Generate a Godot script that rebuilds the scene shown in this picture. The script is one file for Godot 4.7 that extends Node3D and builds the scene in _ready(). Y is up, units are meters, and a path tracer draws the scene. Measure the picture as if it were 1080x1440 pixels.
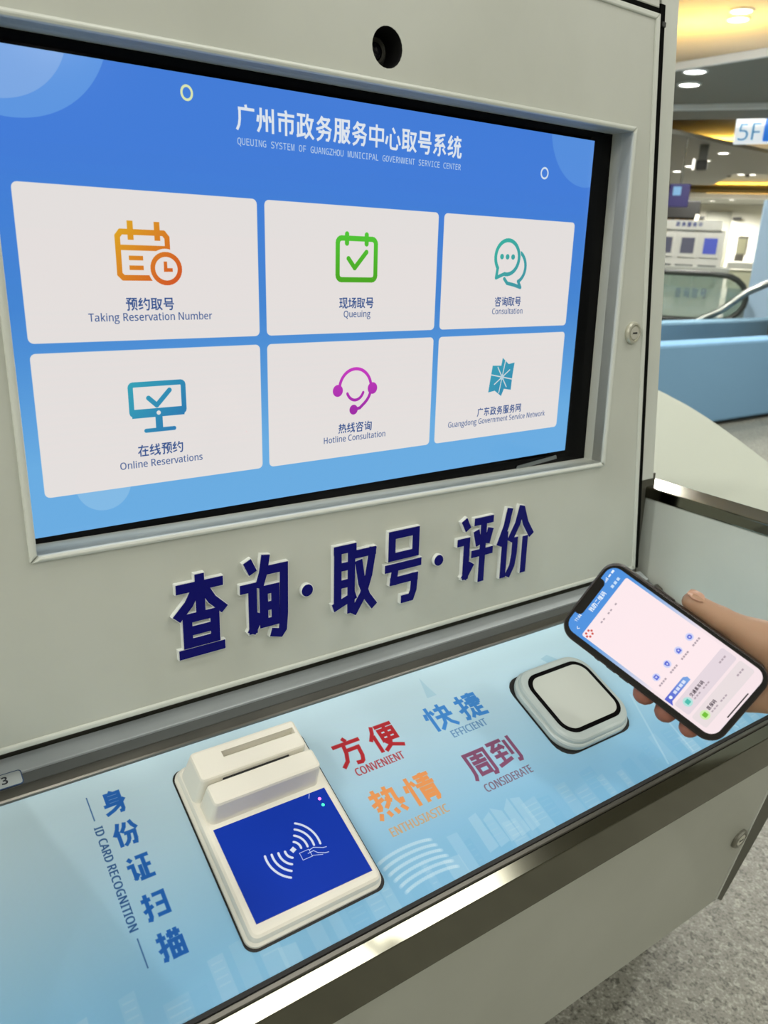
extends Node3D
# A queue-ticket kiosk in a service hall, seen by a visitor who holds a phone over its console.

# ---------------------------------------------------------------- frames
const CAM := Vector3(-0.14049, 1.25, 0.72815)
const CAM_X := Vector3(0.8091146, 0.04022115, 0.58627282)
const CAM_D := Vector3(-0.15825075, -0.94588644, 0.2832941)
const CAM_F := Vector3(0.56594193, -0.32199551, -0.7589655)
const LEAN := 0.0261799                       # the screen face leans back by 1.5 degrees
const PX := 0.7084                            # width of the lit screen
const E1 := Vector3(0.99981093, -0.00599887, 0.0184965)
const N2 := Vector3(-0.00122551, 0.92989202, 0.36783058)
const S2 := Vector3(-0.01940632, -0.3677837, 0.92970885)
const HF := Vector3(0.84294606, 0, -0.53799809)   # the way down the hall
const HR := Vector3(0.53799809, 0, 0.84294606)
const PHONE_AT := Vector3(0.35412, 0.0, 0.43752)

var SF: Transform3D      # screen face: x right, y up, z out of the face; origin top left of the lit screen
var CF: Transform3D      # console top: x right, y out of the plate, z towards the visitor
var HALL: Transform3D    # x right, y up, z back towards the visitor; origin on the floor under the visitor
var WORLD := Transform3D.IDENTITY
var mats := {}
var used := {}
var ts: TextServer
var fonts := {}
var rng := RandomNumberGenerator.new()


func hall(r: float, y: float, d: float) -> Vector3:
	return HALL * Vector3(r, y, -d)


# ---------------------------------------------------------------- things and parts
func numbered(called: String) -> String:
	if not used.has(called):
		used[called] = 0
		return called
	used[called] += 1
	return "%s_%03d" % [called, used[called]]


func tag(o: Node3D, label: String, category: String, group := "") -> Node3D:
	o.set_meta("label", label)
	o.set_meta("category", category)
	if group != "":
		o.set_meta("group", group)
	return o


func thing(called: String, label: String, category: String, xf: Transform3D, group := "") -> Node3D:
	var o := Node3D.new()
	o.name = numbered(called)
	add_child(o, true)
	o.transform = xf
	tag(o, label, category, group)
	return o


func finish(st: SurfaceTool, m: Material) -> ArrayMesh:
	st.generate_normals()
	st.set_material(m)
	return st.commit()


# Commits a shape given in frame «frame» as a child of «parent» (both in world terms).
func part(called: String, st: SurfaceTool, m: Material, parent: Node3D, frame: Transform3D, parent_frame: Transform3D, label := "") -> MeshInstance3D:
	return put(called, finish(st, m), parent, frame, parent_frame, label)


func put(called: String, mesh: Mesh, parent: Node3D, frame: Transform3D, parent_frame: Transform3D, label := "") -> MeshInstance3D:
	var o := MeshInstance3D.new()
	o.name = called
	o.mesh = mesh
	parent.add_child(o, true)
	o.transform = parent_frame.affine_inverse() * frame
	if label != "":
		o.set_meta("label", label)
	return o


func struct(called: String, st: SurfaceTool, m: Material, frame: Transform3D) -> MeshInstance3D:
	var o := put(called, finish(st, m), self, frame, WORLD)
	o.set_meta("kind", "structure")
	return o


# ---------------------------------------------------------------- shapes
func begin() -> SurfaceTool:
	var st := SurfaceTool.new()
	st.begin(Mesh.PRIMITIVE_TRIANGLES)
	st.set_smooth_group(-1)
	return st


func quad(st: SurfaceTool, a: Vector3, b: Vector3, c: Vector3, d: Vector3) -> void:   # clockwise from the front
	for v: Vector3 in [a, b, c, a, c, d]:
		st.add_vertex(v)


func quad_uv(st: SurfaceTool, a: Vector3, b: Vector3, c: Vector3, d: Vector3) -> void:   # a top left, b top right, c bottom right, d bottom left
	var vs := [a, b, c, a, c, d]
	var uvs := [Vector2(0, 0), Vector2(1, 0), Vector2(1, 1), Vector2(0, 0), Vector2(1, 1), Vector2(0, 1)]
	for i in 6:
		st.set_uv(uvs[i])
		st.add_vertex(vs[i])


func rrect(x0: float, y0: float, x1: float, y1: float, r: float, n := 6) -> PackedVector2Array:   # counter-clockwise with y up
	var p := PackedVector2Array()
	var cs := [Vector2(x1 - r, y0 + r), Vector2(x1 - r, y1 - r), Vector2(x0 + r, y1 - r), Vector2(x0 + r, y0 + r)]
	for k in 4:
		for i in n + 1:
			var a := -PI / 2 + k * PI / 2 + PI / 2 * i / n
			p.append(cs[k] + Vector2(cos(a), sin(a)) * r)
	return p


func circle(c: Vector2, r: float, n := 24) -> PackedVector2Array:
	var p := PackedVector2Array()
	for i in n:
		p.append(c + Vector2(cos(TAU * i / n), sin(TAU * i / n)) * r)
	return p


func inset(p: PackedVector2Array, by: float) -> PackedVector2Array:   # p counter-clockwise
	var out := PackedVector2Array()
	var n := p.size()
	for i in n:
		var a := (p[i] - p[(i + n - 1) % n]).normalized()
		var b := (p[(i + 1) % n] - p[i]).normalized()
		var na := Vector2(-a.y, a.x)
		var nb := Vector2(-b.y, b.x)
		var m := na + nb
		var l := m.length_squared()
		out.append(p[i] + m * (2.0 * by / l if l > 0.3 else by))
	return out


# Extrudes a polygon (x, y; counter-clockwise) through rings [z, inset]; caps at both ends.
func loft(st: SurfaceTool, p: PackedVector2Array, rings: Array, xf := Transform3D.IDENTITY, smooth := false, cap_low := true, cap_high := true) -> void:
	var n := p.size()
	var prev: Array[Vector3] = []
	for k in rings.size():
		var q := inset(p, rings[k][1]) if rings[k][1] != 0.0 else p
		var now: Array[Vector3] = []
		for v in q:
			now.append(xf * Vector3(v.x, v.y, rings[k][0]))
		if k > 0:
			st.set_smooth_group(k if smooth else -1)
			for i in n:
				var j := (i + 1) % n
				quad(st, prev[i], now[i], now[j], prev[j])
		st.set_smooth_group(-1)
		if k == 0 and cap_low or k == rings.size() - 1 and cap_high:
			var t := Geometry2D.triangulate_polygon(q)
			if t.is_empty():
				for i in range(1, n - 1):
					t.append_array([0, i, i + 1])
			for i in range(0, t.size(), 3):
				var tri := [t[i], t[i + 1], t[i + 2]]
				var area := (q[tri[1]] - q[tri[0]]).cross(q[tri[2]] - q[tri[0]])
				if (area > 0.0) == (k > 0):
					tri.reverse()
				for v: int in tri:
					st.add_vertex(now[v])
		prev = now


func slab(st: SurfaceTool, p: PackedVector2Array, z0: float, z1: float, bevel := 0.0, xf := Transform3D.IDENTITY, smooth := false) -> void:
	if bevel > 0.0:
		loft(st, p, [[z0, bevel], [z0 + bevel, 0.0], [z1 - bevel, 0.0], [z1 - bevel * 0.3, bevel * 0.3], [z1, bevel]], xf, smooth)
	else:
		loft(st, p, [[z0, 0.0], [z1, 0.0]], xf, smooth)


func box(st: SurfaceTool, a: Vector3, b: Vector3, bevel := 0.0, xf := Transform3D.IDENTITY) -> void:
	var p := PackedVector2Array([Vector2(a.x, a.y), Vector2(b.x, a.y), Vector2(b.x, b.y), Vector2(a.x, b.y)])
	if bevel > 0.0:
		p = rrect(a.x, a.y, b.x, b.y, minf(bevel * 1.6, 0.49 * minf(b.x - a.x, b.y - a.y)), 3)
	slab(st, p, a.z, b.z, bevel, xf)


const ZY := Basis(Vector3(0, 0, 1), Vector3(0, 1, 0), Vector3(-1, 0, 0))   # profile x -> z, y -> y, extrusion -> -x
const FLAT := Basis(Vector3(1, 0, 0), Vector3(0, 0, -1), Vector3(0, 1, 0))  # profile x -> x, y -> -z, extrusion -> y


# Extrudes a profile of (z, y) pairs along x from x0 to x1.
func bar(st: SurfaceTool, prof: PackedVector2Array, x0: float, x1: float, xf := Transform3D.IDENTITY, smooth := false) -> void:
	if Geometry2D.is_polygon_clockwise(prof):
		prof.reverse()
	loft(st, prof, [[-x1, 0.0], [-x0, 0.0]], xf * Transform3D(ZY, Vector3.ZERO), smooth)


# Extrudes a plan of (x, z) pairs upwards from y0 to y1.
func plan(st: SurfaceTool, p: PackedVector2Array, y0: float, y1: float, bevel := 0.0, xf := Transform3D.IDENTITY, smooth := false) -> void:
	var q := PackedVector2Array()
	for v in p:
		q.append(Vector2(v.x, -v.y))
	if Geometry2D.is_polygon_clockwise(q):
		q.reverse()
	slab(st, q, y0, y1, bevel, xf * Transform3D(FLAT, Vector3.ZERO), smooth)


func tube(st: SurfaceTool, pts: PackedVector3Array, r: float, n := 12, flat := 1.0) -> void:
	var rings := []
	var side := Vector3.UP
	for i in pts.size():
		var t := (pts[mini(i + 1, pts.size() - 1)] - pts[maxi(i - 1, 0)]).normalized()
		if absf(t.dot(side)) > 0.95:
			side = Vector3.RIGHT if absf(t.x) < 0.9 else Vector3.BACK
		var u := side.cross(t).normalized()
		var v := t.cross(u)
		side = v
		var ring := []
		for k in n:
			var a := TAU * k / n
			ring.append(pts[i] + u * cos(a) * r + v * sin(a) * r * flat)
		rings.append(ring)
	st.set_smooth_group(1)
	for i in pts.size() - 1:
		for k in n:
			var j := (k + 1) % n
			quad(st, rings[i][k], rings[i][j], rings[i + 1][j], rings[i + 1][k])
	st.set_smooth_group(-1)
	for k in range(1, n - 1):
		for v: Vector3 in [rings[0][0], rings[0][k + 1], rings[0][k]]:
			st.add_vertex(v)
		var e: Array = rings[-1]
		for v: Vector3 in [e[0], e[k], e[k + 1]]:
			st.add_vertex(v)


# Spins a profile of (radius, height) round z.
func lathe(st: SurfaceTool, prof: PackedVector2Array, n := 32, xf := Transform3D.IDENTITY) -> void:
	for i in prof.size() - 1:
		st.set_smooth_group(i + 1)
		for k in n:
			var a := TAU * k / n
			var b := TAU * (k + 1) / n
			var p := prof[i]
			var q := prof[i + 1]
			var pa := xf * Vector3(cos(a) * p.x, sin(a) * p.x, p.y)
			var pb := xf * Vector3(cos(b) * p.x, sin(b) * p.x, p.y)
			var qa := xf * Vector3(cos(a) * q.x, sin(a) * q.x, q.y)
			var qb := xf * Vector3(cos(b) * q.x, sin(b) * q.x, q.y)
			quad(st, pa, qa, qb, pb)
	st.set_smooth_group(-1)


# ---------------------------------------------------------------- materials
func mat(called: String, color: Color, rough := 0.5, metal := 0.0) -> StandardMaterial3D:
	if not mats.has(called):
		var m := StandardMaterial3D.new()
		m.resource_name = called
		m.albedo_color = color
		m.roughness = rough
		m.metallic = metal
		mats[called] = m
	return mats[called]


func rgb8(r: int, g: int, b: int) -> Color:
	return Color(r / 255.0, g / 255.0, b / 255.0)


func glowing(called: String, color: Color, energy: float) -> StandardMaterial3D:
	var m := mat(called, color.darkened(0.25), 0.4)
	m.emission_enabled = true
	m.emission = color
	m.emission_energy_multiplier = energy
	return m


func grain(seed_: int, freq: float, size: int, low: Color, high: Color) -> ImageTexture:
	var f := FastNoiseLite.new()
	f.seed = seed_
	f.frequency = freq
	f.fractal_octaves = 4
	var im := f.get_seamless_image(size, size)
	im.convert(Image.FORMAT_RGB8)
	for y in size:
		for x in size:
			im.set_pixel(x, y, low.lerp(high, im.get_pixel(x, y).r))
	im.generate_mipmaps()
	return ImageTexture.create_from_image(im)


func granite() -> StandardMaterial3D:
	var n := 768
	var a := FastNoiseLite.new()
	a.seed = 11
	a.noise_type = FastNoiseLite.TYPE_CELLULAR
	a.cellular_return_type = FastNoiseLite.RETURN_CELL_VALUE
	a.cellular_jitter = 1.0
	a.domain_warp_enabled = true
	a.domain_warp_amplitude = 6.0
	a.domain_warp_frequency = 0.08
	a.frequency = 0.13
	var b := FastNoiseLite.new()
	b.seed = 5
	b.frequency = 0.16
	b.fractal_octaves = 3
	var ia := a.get_seamless_image(n, n, false, false, 0.15, false)
	var ib := b.get_seamless_image(n, n)
	var im := Image.create_empty(n, n, false, Image.FORMAT_RGB8)
	var dark := rgb8(98, 98, 90)
	var mid := rgb8(158, 158, 147)
	var pale := rgb8(205, 205, 194)
	for y in n:
		for x in n:
			var v := ia.get_pixel(x, y).r * 0.62 + ib.get_pixel(x, y).r * 0.5 - 0.06
			var c := mid
			if v < 0.42:
				c = mid.lerp(dark, clampf((0.42 - v) * 6.0, 0.0, 1.0))
			elif v > 0.56:
				c = mid.lerp(pale, clampf((v - 0.56) * 5.0, 0.0, 1.0))
			im.set_pixel(x, y, c)
	im.generate_mipmaps()
	var m := mat("granite", Color(0.87, 0.87, 0.86), 0.42)
	m.albedo_texture = ImageTexture.create_from_image(im)
	m.uv1_triplanar = true
	m.uv1_world_triplanar = true
	m.uv1_scale = Vector3.ONE * 1.05
	return m


# ---------------------------------------------------------------- drawing flat print
class Ink:
	var a: Color
	var b: Color
	var p := Vector2.ZERO
	var d := Vector2.ZERO

	func _init(a_: Color, b_ := Color(0, 0, 0, 0), p_ := Vector2.ZERO, q_ := Vector2.ZERO) -> void:
		a = a_
		b = b_
		p = p_
		if b.a > 0.0:
			d = (q_ - p_) / (q_ - p_).length_squared()

	func at(x: float, y: float) -> Color:
		if d == Vector2.ZERO:
			return a
		return a.lerp(b, clampf((Vector2(x, y) - p).dot(d), 0.0, 1.0))


func blend(im: Image, x: int, y: int, c: Color, k: float) -> void:
	var o := im.get_pixel(x, y)
	im.set_pixel(x, y, o.lerp(Color(c.r, c.g, c.b, 1.0), k * c.a))


# A straight stroke with square ends («ext» beyond the end points) or round ones.
func stroke(im: Image, p: Vector2, q: Vector2, lw: float, ink: Ink, rounded := false, e0 := 0.0, e1 := 0.0) -> void:
	var h := lw / 2.0
	var pad := h + maxf(e0, e1) + 1.5
	var x0 := maxi(0, int(minf(p.x, q.x) - pad))
	var x1 := mini(im.get_width() - 1, int(maxf(p.x, q.x) + pad))
	var y0 := maxi(0, int(minf(p.y, q.y) - pad))
	var y1 := mini(im.get_height() - 1, int(maxf(p.y, q.y) + pad))
	var t := q - p
	var l := t.length()
	if l < 0.001:
		t = Vector2.RIGHT
	else:
		t /= l
	for y in range(y0, y1 + 1):
		for x in range(x0, x1 + 1):
			var w := Vector2(x + 0.5, y + 0.5) - p
			var u := w.dot(t)
			var v := absf(w.cross(t))
			var d := 0.0
			if rounded:
				d = (w - t * clampf(u, 0.0, l)).length() - h
			else:
				d = maxf(v - h, maxf(-u - e0, u - l - e1))
			if d < 0.5:
				blend(im, x, y, ink.at(x, y), minf(1.0, 0.5 - d))


func line(im: Image, pts: PackedVector2Array, lw: float, ink: Ink, rounded := true) -> void:
	for i in pts.size() - 1:
		if rounded:
			stroke(im, pts[i], pts[i + 1], lw, ink, true)
		else:
			stroke(im, pts[i], pts[i + 1], lw, ink, false, corner(pts, i, lw), corner(pts, i + 1, lw))


# How far a stroke runs past a joint: half its width where the joint is a square corner.
func corner(pts: PackedVector2Array, i: int, lw: float) -> float:
	var n := pts.size()
	var closed := pts[0].distance_to(pts[n - 1]) < 0.5
	if (i == 0 or i == n - 1) and not closed:
		return 0.0
	var a := pts[i] - pts[i - 1] if i > 0 else pts[n - 1] - pts[n - 2]
	var b := pts[i + 1] - pts[i] if i < n - 1 else pts[1] - pts[0]
	var turn := absf(a.angle_to(b))
	return lw * 0.5 * tan(minf(turn, PI * 0.5) * 0.5)


func arc(im: Image, c: Vector2, r: Vector2, a0: float, a1: float, lw: float, ink: Ink, n := 24) -> void:
	var pts := PackedVector2Array()
	for i in n + 1:
		var a := lerpf(a0, a1, float(i) / n)
		pts.append(c + Vector2(cos(a) * r.x, sin(a) * r.y))
	line(im, pts, lw, ink)


func fill(im: Image, poly: PackedVector2Array, ink: Ink) -> void:
	var lo := poly[0]
	var hi := poly[0]
	for v in poly:
		lo = lo.min(v)
		hi = hi.max(v)
	for y in range(maxi(0, int(lo.y)), mini(im.get_height(), int(hi.y) + 2)):
		var cov := PackedFloat32Array()
		var x0 := maxi(0, int(lo.x))
		var x1 := mini(im.get_width(), int(hi.x) + 2)
		if x1 <= x0:
			continue
		cov.resize(x1 - x0)
		for s in 4:
			var yy := y + (s + 0.5) / 4.0
			var xs := []
			for i in poly.size():
				var p := poly[i]
				var q := poly[(i + 1) % poly.size()]
				if (p.y > yy) != (q.y > yy):
					xs.append(p.x + (yy - p.y) / (q.y - p.y) * (q.x - p.x))
			xs.sort()
			for k in range(0, xs.size() - 1, 2):
				for x in range(maxi(x0, int(xs[k])), mini(x1, int(xs[k + 1]) + 1)):
					cov[x - x0] += 0.25 * clampf(minf(x + 1.0, xs[k + 1]) - maxf(x, xs[k]), 0.0, 1.0)
		for x in range(x0, x1):
			if cov[x - x0] > 0.0:
				blend(im, x, y, ink.at(x, y), minf(1.0, cov[x - x0]))


func disc(im: Image, c: Vector2, r: float, ink: Ink) -> void:
	stroke(im, c, c, r * 2.0, ink, true)


func font_rid(called: String, weight: int) -> RID:
	var key := called + str(weight)
	if not fonts.has(key):
		var f := SystemFont.new()
		f.font_names = PackedStringArray([called])
		f.font_weight = weight
		f.subpixel_positioning = TextServer.SUBPIXEL_POSITIONING_DISABLED
		fonts[key] = f
	return fonts[key].get_rids()[0]


# Latin lettering: «at» is the left end of the baseline, «width» the whole width (0: natural), «px» the type size, «way» the reading direction.
func lettering(im: Image, text: String, at: Vector2, px: int, width: float, ink: Ink, called := "Droid Sans", weight := 400, way := 0.0, bold := 0.0) -> void:
	if bold > 0.0:
		lettering(im, text, at + Vector2(bold, 0).rotated(way), px, width, ink, called, weight, way)
	var rid := font_rid(called, weight)
	var size := Vector2i(px, 0)
	var natural := 0.0
	var glyphs := []
	for ch in text:
		var g := ts.font_get_glyph_index(rid, px, ch.unicode_at(0), 0)
		ts.font_render_glyph(rid, size, g)
		glyphs.append([g, natural])
		natural += ts.font_get_glyph_advance(rid, px, g).x
	var sx := width / natural if width > 0.0 else 1.0
	var t := Transform2D(way, at)
	var inv := t.affine_inverse()
	for e: Array in glyphs:
		var g: int = e[0]
		var r := ts.font_get_glyph_uv_rect(rid, size, g)
		var gs := ts.font_get_glyph_size(rid, size, g)
		var off := ts.font_get_glyph_offset(rid, size, g)
		if r.size.x < 1.0 or gs.x < 1.0:
			continue
		var src := ts.font_get_texture_image(rid, size, ts.font_get_glyph_texture_idx(rid, size, g))
		var box_ := Rect2(Vector2((e[1] + off.x) * sx, off.y), Vector2(gs.x * sx, gs.y))
		var lo := Vector2(INF, INF)
		var hi := -lo
		for k in 4:
			var v := t * (box_.position + box_.size * Vector2(k & 1, k >> 1))
			lo = lo.min(v)
			hi = hi.max(v)
		for y in range(maxi(0, int(lo.y) - 1), mini(im.get_height(), int(hi.y) + 2)):
			for x in range(maxi(0, int(lo.x) - 1), mini(im.get_width(), int(hi.x) + 2)):
				var q := inv * Vector2(x + 0.5, y + 0.5)
				var u := (q - box_.position) / box_.size
				if u.x < -0.02 or u.y < -0.02 or u.x > 1.02 or u.y > 1.02:
					continue
				var f := r.position + u * r.size - Vector2(0.5, 0.5)
				var fx := floori(f.x)
				var fy := floori(f.y)
				var k := 0.0
				for j in 2:
					for i in 2:
						var px_ := clampi(fx + i, int(r.position.x), int(r.end.x) - 1)
						var py_ := clampi(fy + j, int(r.position.y), int(r.end.y) - 1)
						var wx := f.x - fx if i == 1 else 1.0 - f.x + fx
						var wy := f.y - fy if j == 1 else 1.0 - f.y + fy
						k += src.get_pixel(px_, py_).a * wx * wy
				if k > 0.01:
					blend(im, x, y, ink.at(x, y), k)


# Chinese characters as brush paths on a 100 x 100 field (x right, y down): strokes split by «/».
const SPEECH := "14 6 26 20/3 36 24 36 24 84 38 70/"
const SILK := "27 4 8 33 30 33/36 21 6 61 38 57/4 88 40 77/"
const MAN := "29 3 21 26 4 51/20 34 20 98/"
const HAND := "4 24 40 24/23 3 23 86 19 94 8 92/3 64 42 50/"
const HEART := "19 3 19 98/7 24 4 48/28 20 36 36/"
const ROCK := "4 12 42 12/22 12 16 40 4 62/14 46 36 46 36 84 14 84 14 46/"
const STROKES := {
	"广": "50 2 54 16/12 18 95 18/20 18 20 55 16 78 5 97",
	"州": "22 5 22 50 18 75 6 95/53 8 53 92/85 4 85 97/9 33 5 58/35 32 42 56/66 32 73 56",
	"市": "46 2 52 15/5 20 95 20/16 86 16 40 84 40 84 75 80 84 68 84/50 20 50 98",
	"政": "4 10 50 10/28 10 28 82/28 44 48 44/11 38 11 86/2 92 52 80/64 2 60 22 50 42/62 24 97 24/87 24 80 55 66 80 48 97/58 36 68 62 80 82 97 97",
	"务": "40 3 30 20 12 36/36 14 78 14 66 32 40 46 6 56/30 20 52 38 93 54/18 64 82 64 80 84 74 94 60 93/48 54 42 74 30 88 10 98",
	"服": "4 97 10 82 14 60 14 8 40 8 40 88 36 94 27 94/14 34 40 34/14 60 40 60/54 98 54 8 90 8 90 32 86 36 72 36/54 48 89 48 82 70 74 84 57 97/62 52 72 76 97 96",
	"中": "10 22 90 22 90 66 10 66 10 22/50 3 50 98",
	"心": "34 34 34 82 38 92 48 94 70 94 76 90 78 74/14 44 10 60 4 78/46 8 62 30/80 38 88 54 96 76",
	"取": "3 10 54 10/12 10 12 82/43 10 43 98/12 33 43 33/12 56 43 56/2 86 54 74/56 20 92 20 84 52 72 76 52 96/60 30 68 60 80 80 98 96",
	"号": "20 8 80 8 80 36 20 36 20 8/4 50 96 50/30 50 26 68 80 68 78 86 72 95 54 95",
	"系": "84 5 50 12 16 15/44 15 22 33 54 33/73 23 20 56 80 53/64 42 86 62/50 56 50 90 46 96 36 95/28 66 8 91/70 66 92 89",
	"统": "27 4 8 33 30 33/36 21 6 61 38 57/4 88 40 77/64 2 70 14/44 18 97 18/66 18 50 46 88 44/78 28 92 50/58 50 57 70 50 86 38 97/76 50 76 88 80 94 92 94 96 88 97 74",
	"预": "8 8 44 8 28 26/14 22 34 36/3 42 48 42 42 56/27 42 27 90 22 96 12 94/52 8 97 8/74 8 68 22/58 74 58 24 92 24 92 74/75 36 74 60 66 82 50 97/80 80 97 97",
	"约": "27 4 8 33 30 33/36 21 6 61 38 57/4 88 40 77/64 3 58 24 46 42/60 22 94 22 92 70 88 90 82 95 68 94/58 46 74 64",
	"现": "4 12 40 12/6 46 38 46/22 12 22 80/2 88 42 78/50 62 50 8 90 8 90 62/70 22 68 60 60 82 42 97/73 62 73 90 78 95 92 95 96 90 97 76",
	"场": "4 32 38 32/21 6 21 82/2 87 42 74/46 10 86 10 56 37/44 38 95 38 93 76 88 94 76 94/66 40 58 64 40 82/80 40 72 72 52 96",
	"咨": "6 12 20 24/4 50 26 36/46 2 40 20 30 34/42 14 92 14 84 28/62 16 58 34 30 54/62 28 74 42 97 54/22 64 78 64 78 95 22 95 22 64",
	"询": "14 6 26 20/3 36 24 36 24 84 38 70/54 3 48 22 38 38/50 20 94 20 93 74 90 92 84 96 72 94/48 42 74 42 74 80 48 80 48 42/48 61 74 61",
	"在": "4 20 96 20/42 2 34 32 20 54 3 70/24 48 24 98/40 52 92 52/66 34 66 90/34 92 97 92",
	"线": "27 4 8 33 30 33/36 21 6 61 38 57/4 88 40 77/46 30 92 22/42 56 96 46/62 3 66 40 76 76 90 95 96 78/88 62 70 82 40 97/78 4 90 14",
	"热": "6 22 42 22/24 3 24 60 20 66 10 64/4 50 44 38/46 22 80 22 80 52 86 66 94 66 96 54/62 4 60 40 52 56 38 68/48 40 66 52/16 78 6 97/36 78 42 96/60 78 66 96/82 76 94 96",
	"东": "8 16 92 16/42 2 30 30 20 48 86 48/54 34 54 88 48 96 38 94/30 62 10 86/72 62 92 84",
	"网": "10 97 10 8 90 8 90 86 86 95 74 94/22 30 46 72/44 22 36 54 22 76/54 30 78 72/76 22 68 54 54 76",
	"查": "6 16 94 16/50 2 50 52/44 18 28 36 5 51/56 18 72 36 95 51/24 53 76 53 76 84 24 84 24 53/24 69 76 69/6 96 94 96",
	"评": "14 6 26 20/3 36 24 36 24 84 38 70/42 12 94 12/48 24 57 45/88 24 79 45/38 56 97 56/68 12 68 98",
	"价": "29 3 21 26 4 51/20 34 20 98/64 3 54 26 34 48/64 6 78 28 98 46/50 46 50 68 46 84 34 97/80 46 80 98",
	"身": "50 2 42 13/24 58 24 14 78 14 78 86 74 94 62 94/24 29 78 29/24 44 78 44/6 60 78 58/94 44 68 68 40 84 6 96",
	"份": "29 3 21 26 4 51/20 34 20 98/56 6 50 24 34 44/76 4 84 24 98 42/42 50 84 50 82 80 78 94 64 93/60 50 56 74 48 86 34 97",
	"证": "14 6 26 20/3 36 24 36 24 84 38 70/44 10 96 10/70 10 70 92/70 48 94 48/52 40 52 92/38 92 98 92",
	"扫": "4 24 40 24/23 3 23 86 19 94 8 92/3 64 42 50/50 14 92 14 92 95/54 50 92 50/48 88 92 88",
	"描": "4 24 40 24/23 3 23 86 19 94 8 92/3 64 42 50/46 20 97 20/60 4 60 34/82 4 82 34/50 42 94 42 94 94 50 94 50 42/50 67 94 67/72 42 72 94",
	"方": "46 2 54 16/4 22 96 22/40 22 36 54 26 80 6 97/38 46 80 46 78 76 72 92 66 96 50 94",
	"便": "29 3 21 26 4 51/20 34 20 98/36 10 96 10/44 26 90 26 90 62 44 62 44 26/44 44 90 44/67 10 66 62 56 82 32 97/46 66 62 82 98 97",
	"快": "19 3 19 98/7 24 4 48/28 20 36 36/44 22 86 22 86 50/36 50 98 50/64 3 64 48 56 76 34 97/66 52 78 78 98 96",
	"捷": "4 24 40 24/23 3 23 86 19 94 8 92/3 64 42 50/42 13 95 13/48 27 88 27 88 52/38 39 98 39/48 52 88 52/68 3 68 88/68 69 92 69/52 62 48 80 36 97/46 76 60 92 98 95",
	"情": "19 3 19 98/7 24 4 48/28 20 36 36/44 12 95 12/48 26 91 26/38 40 98 40/69 3 69 40/50 98 50 54 88 54 88 88 84 95 76 95/50 68 88 68/50 81 88 81",
	"周": "4 97 12 80 14 56 14 8 88 8 88 86 84 95 72 94/28 25 76 25/52 12 52 42/26 42 78 42/34 57 70 57 70 83 34 83 34 57",
	"到": "4 10 62 10/32 12 12 36 56 32/44 22 58 40/8 58 58 58/32 42 32 84/3 91 62 80/72 14 72 70/92 4 92 86 88 95 76 94",
	"我": "40 5 6 15/3 36 97 36/26 12 26 86 22 94 10 92/4 66 46 52/58 4 62 44 72 76 88 96 96 76/90 56 72 78 50 94/74 10 86 24",
	"的": "20 2 14 18/8 18 42 18 42 90 8 90 8 18/8 52 42 52/62 2 56 20 48 38/60 20 93 20 91 72 88 90 82 95 70 94/60 46 74 62",
	"二": "18 20 82 20/6 84 94 84",
	"维": "27 4 8 33 30 33/36 21 6 61 38 57/4 88 40 77/60 4 42 40/50 28 50 98/72 4 78 16/50 24 96 24/50 46 94 46/50 68 94 68/50 92 97 92/73 24 73 92",
	"码": "4 12 42 12/22 12 16 40 4 62/14 46 36 46 36 84 14 84 14 46/52 10 86 10 84 44/60 10 58 46 94 46 92 80 88 95 76 94/46 68 82 68",
	"交": "46 2 52 14/6 18 94 18/32 26 12 46/68 26 90 46/70 44 52 72 6 97/30 44 52 74 96 97",
	"通": "44 8 86 8 66 24/44 84 44 30 90 30 90 80/44 46 90 46/44 62 90 62/67 30 67 82/12 8 22 20/6 40 22 40 20 76 4 92/20 78 40 92 97 94",
	"乘": "78 4 20 14/6 28 94 28/50 12 50 98/34 34 34 62/4 62 34 56/66 34 66 58 92 58/46 62 6 92/54 62 94 92",
	"车": "10 16 90 16/44 4 26 46 86 46/4 70 96 70/58 30 58 98",
	"医": "92 10 10 10 10 92 96 92/40 16 26 36/34 28 80 28/20 52 88 52/56 28 54 54 24 82/58 56 84 80",
	"保": "29 3 21 26 4 51/20 34 20 98/44 8 88 8 88 36 44 36 44 8/34 54 98 54/66 36 66 98/62 58 34 88/70 58 98 88",
}


func paths(ch: String) -> Array[PackedVector2Array]:
	var out: Array[PackedVector2Array] = []
	for s: String in (STROKES[ch] as String).split("/", false):
		var n: PackedFloat64Array = s.split_floats(" ", false)
		var p := PackedVector2Array()
		for i in range(0, n.size() - 1, 2):
			p.append(Vector2(n[i], n[i + 1]) / 100.0)
		out.append(p)
	return out


# Writes characters with their first one's top left at «at»; «step» from one to the next.
func write(im: Image, text: String, at: Vector2, size: Vector2, step: Vector2, lw: float, ink: Ink, way := 0.0) -> void:
	var o := at
	for ch in text:
		for p in paths(ch):
			var q := PackedVector2Array()
			for v in p:
				q.append(o + (v * size).rotated(way))
			line(im, q, lw, ink, false)
		o += step


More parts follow.
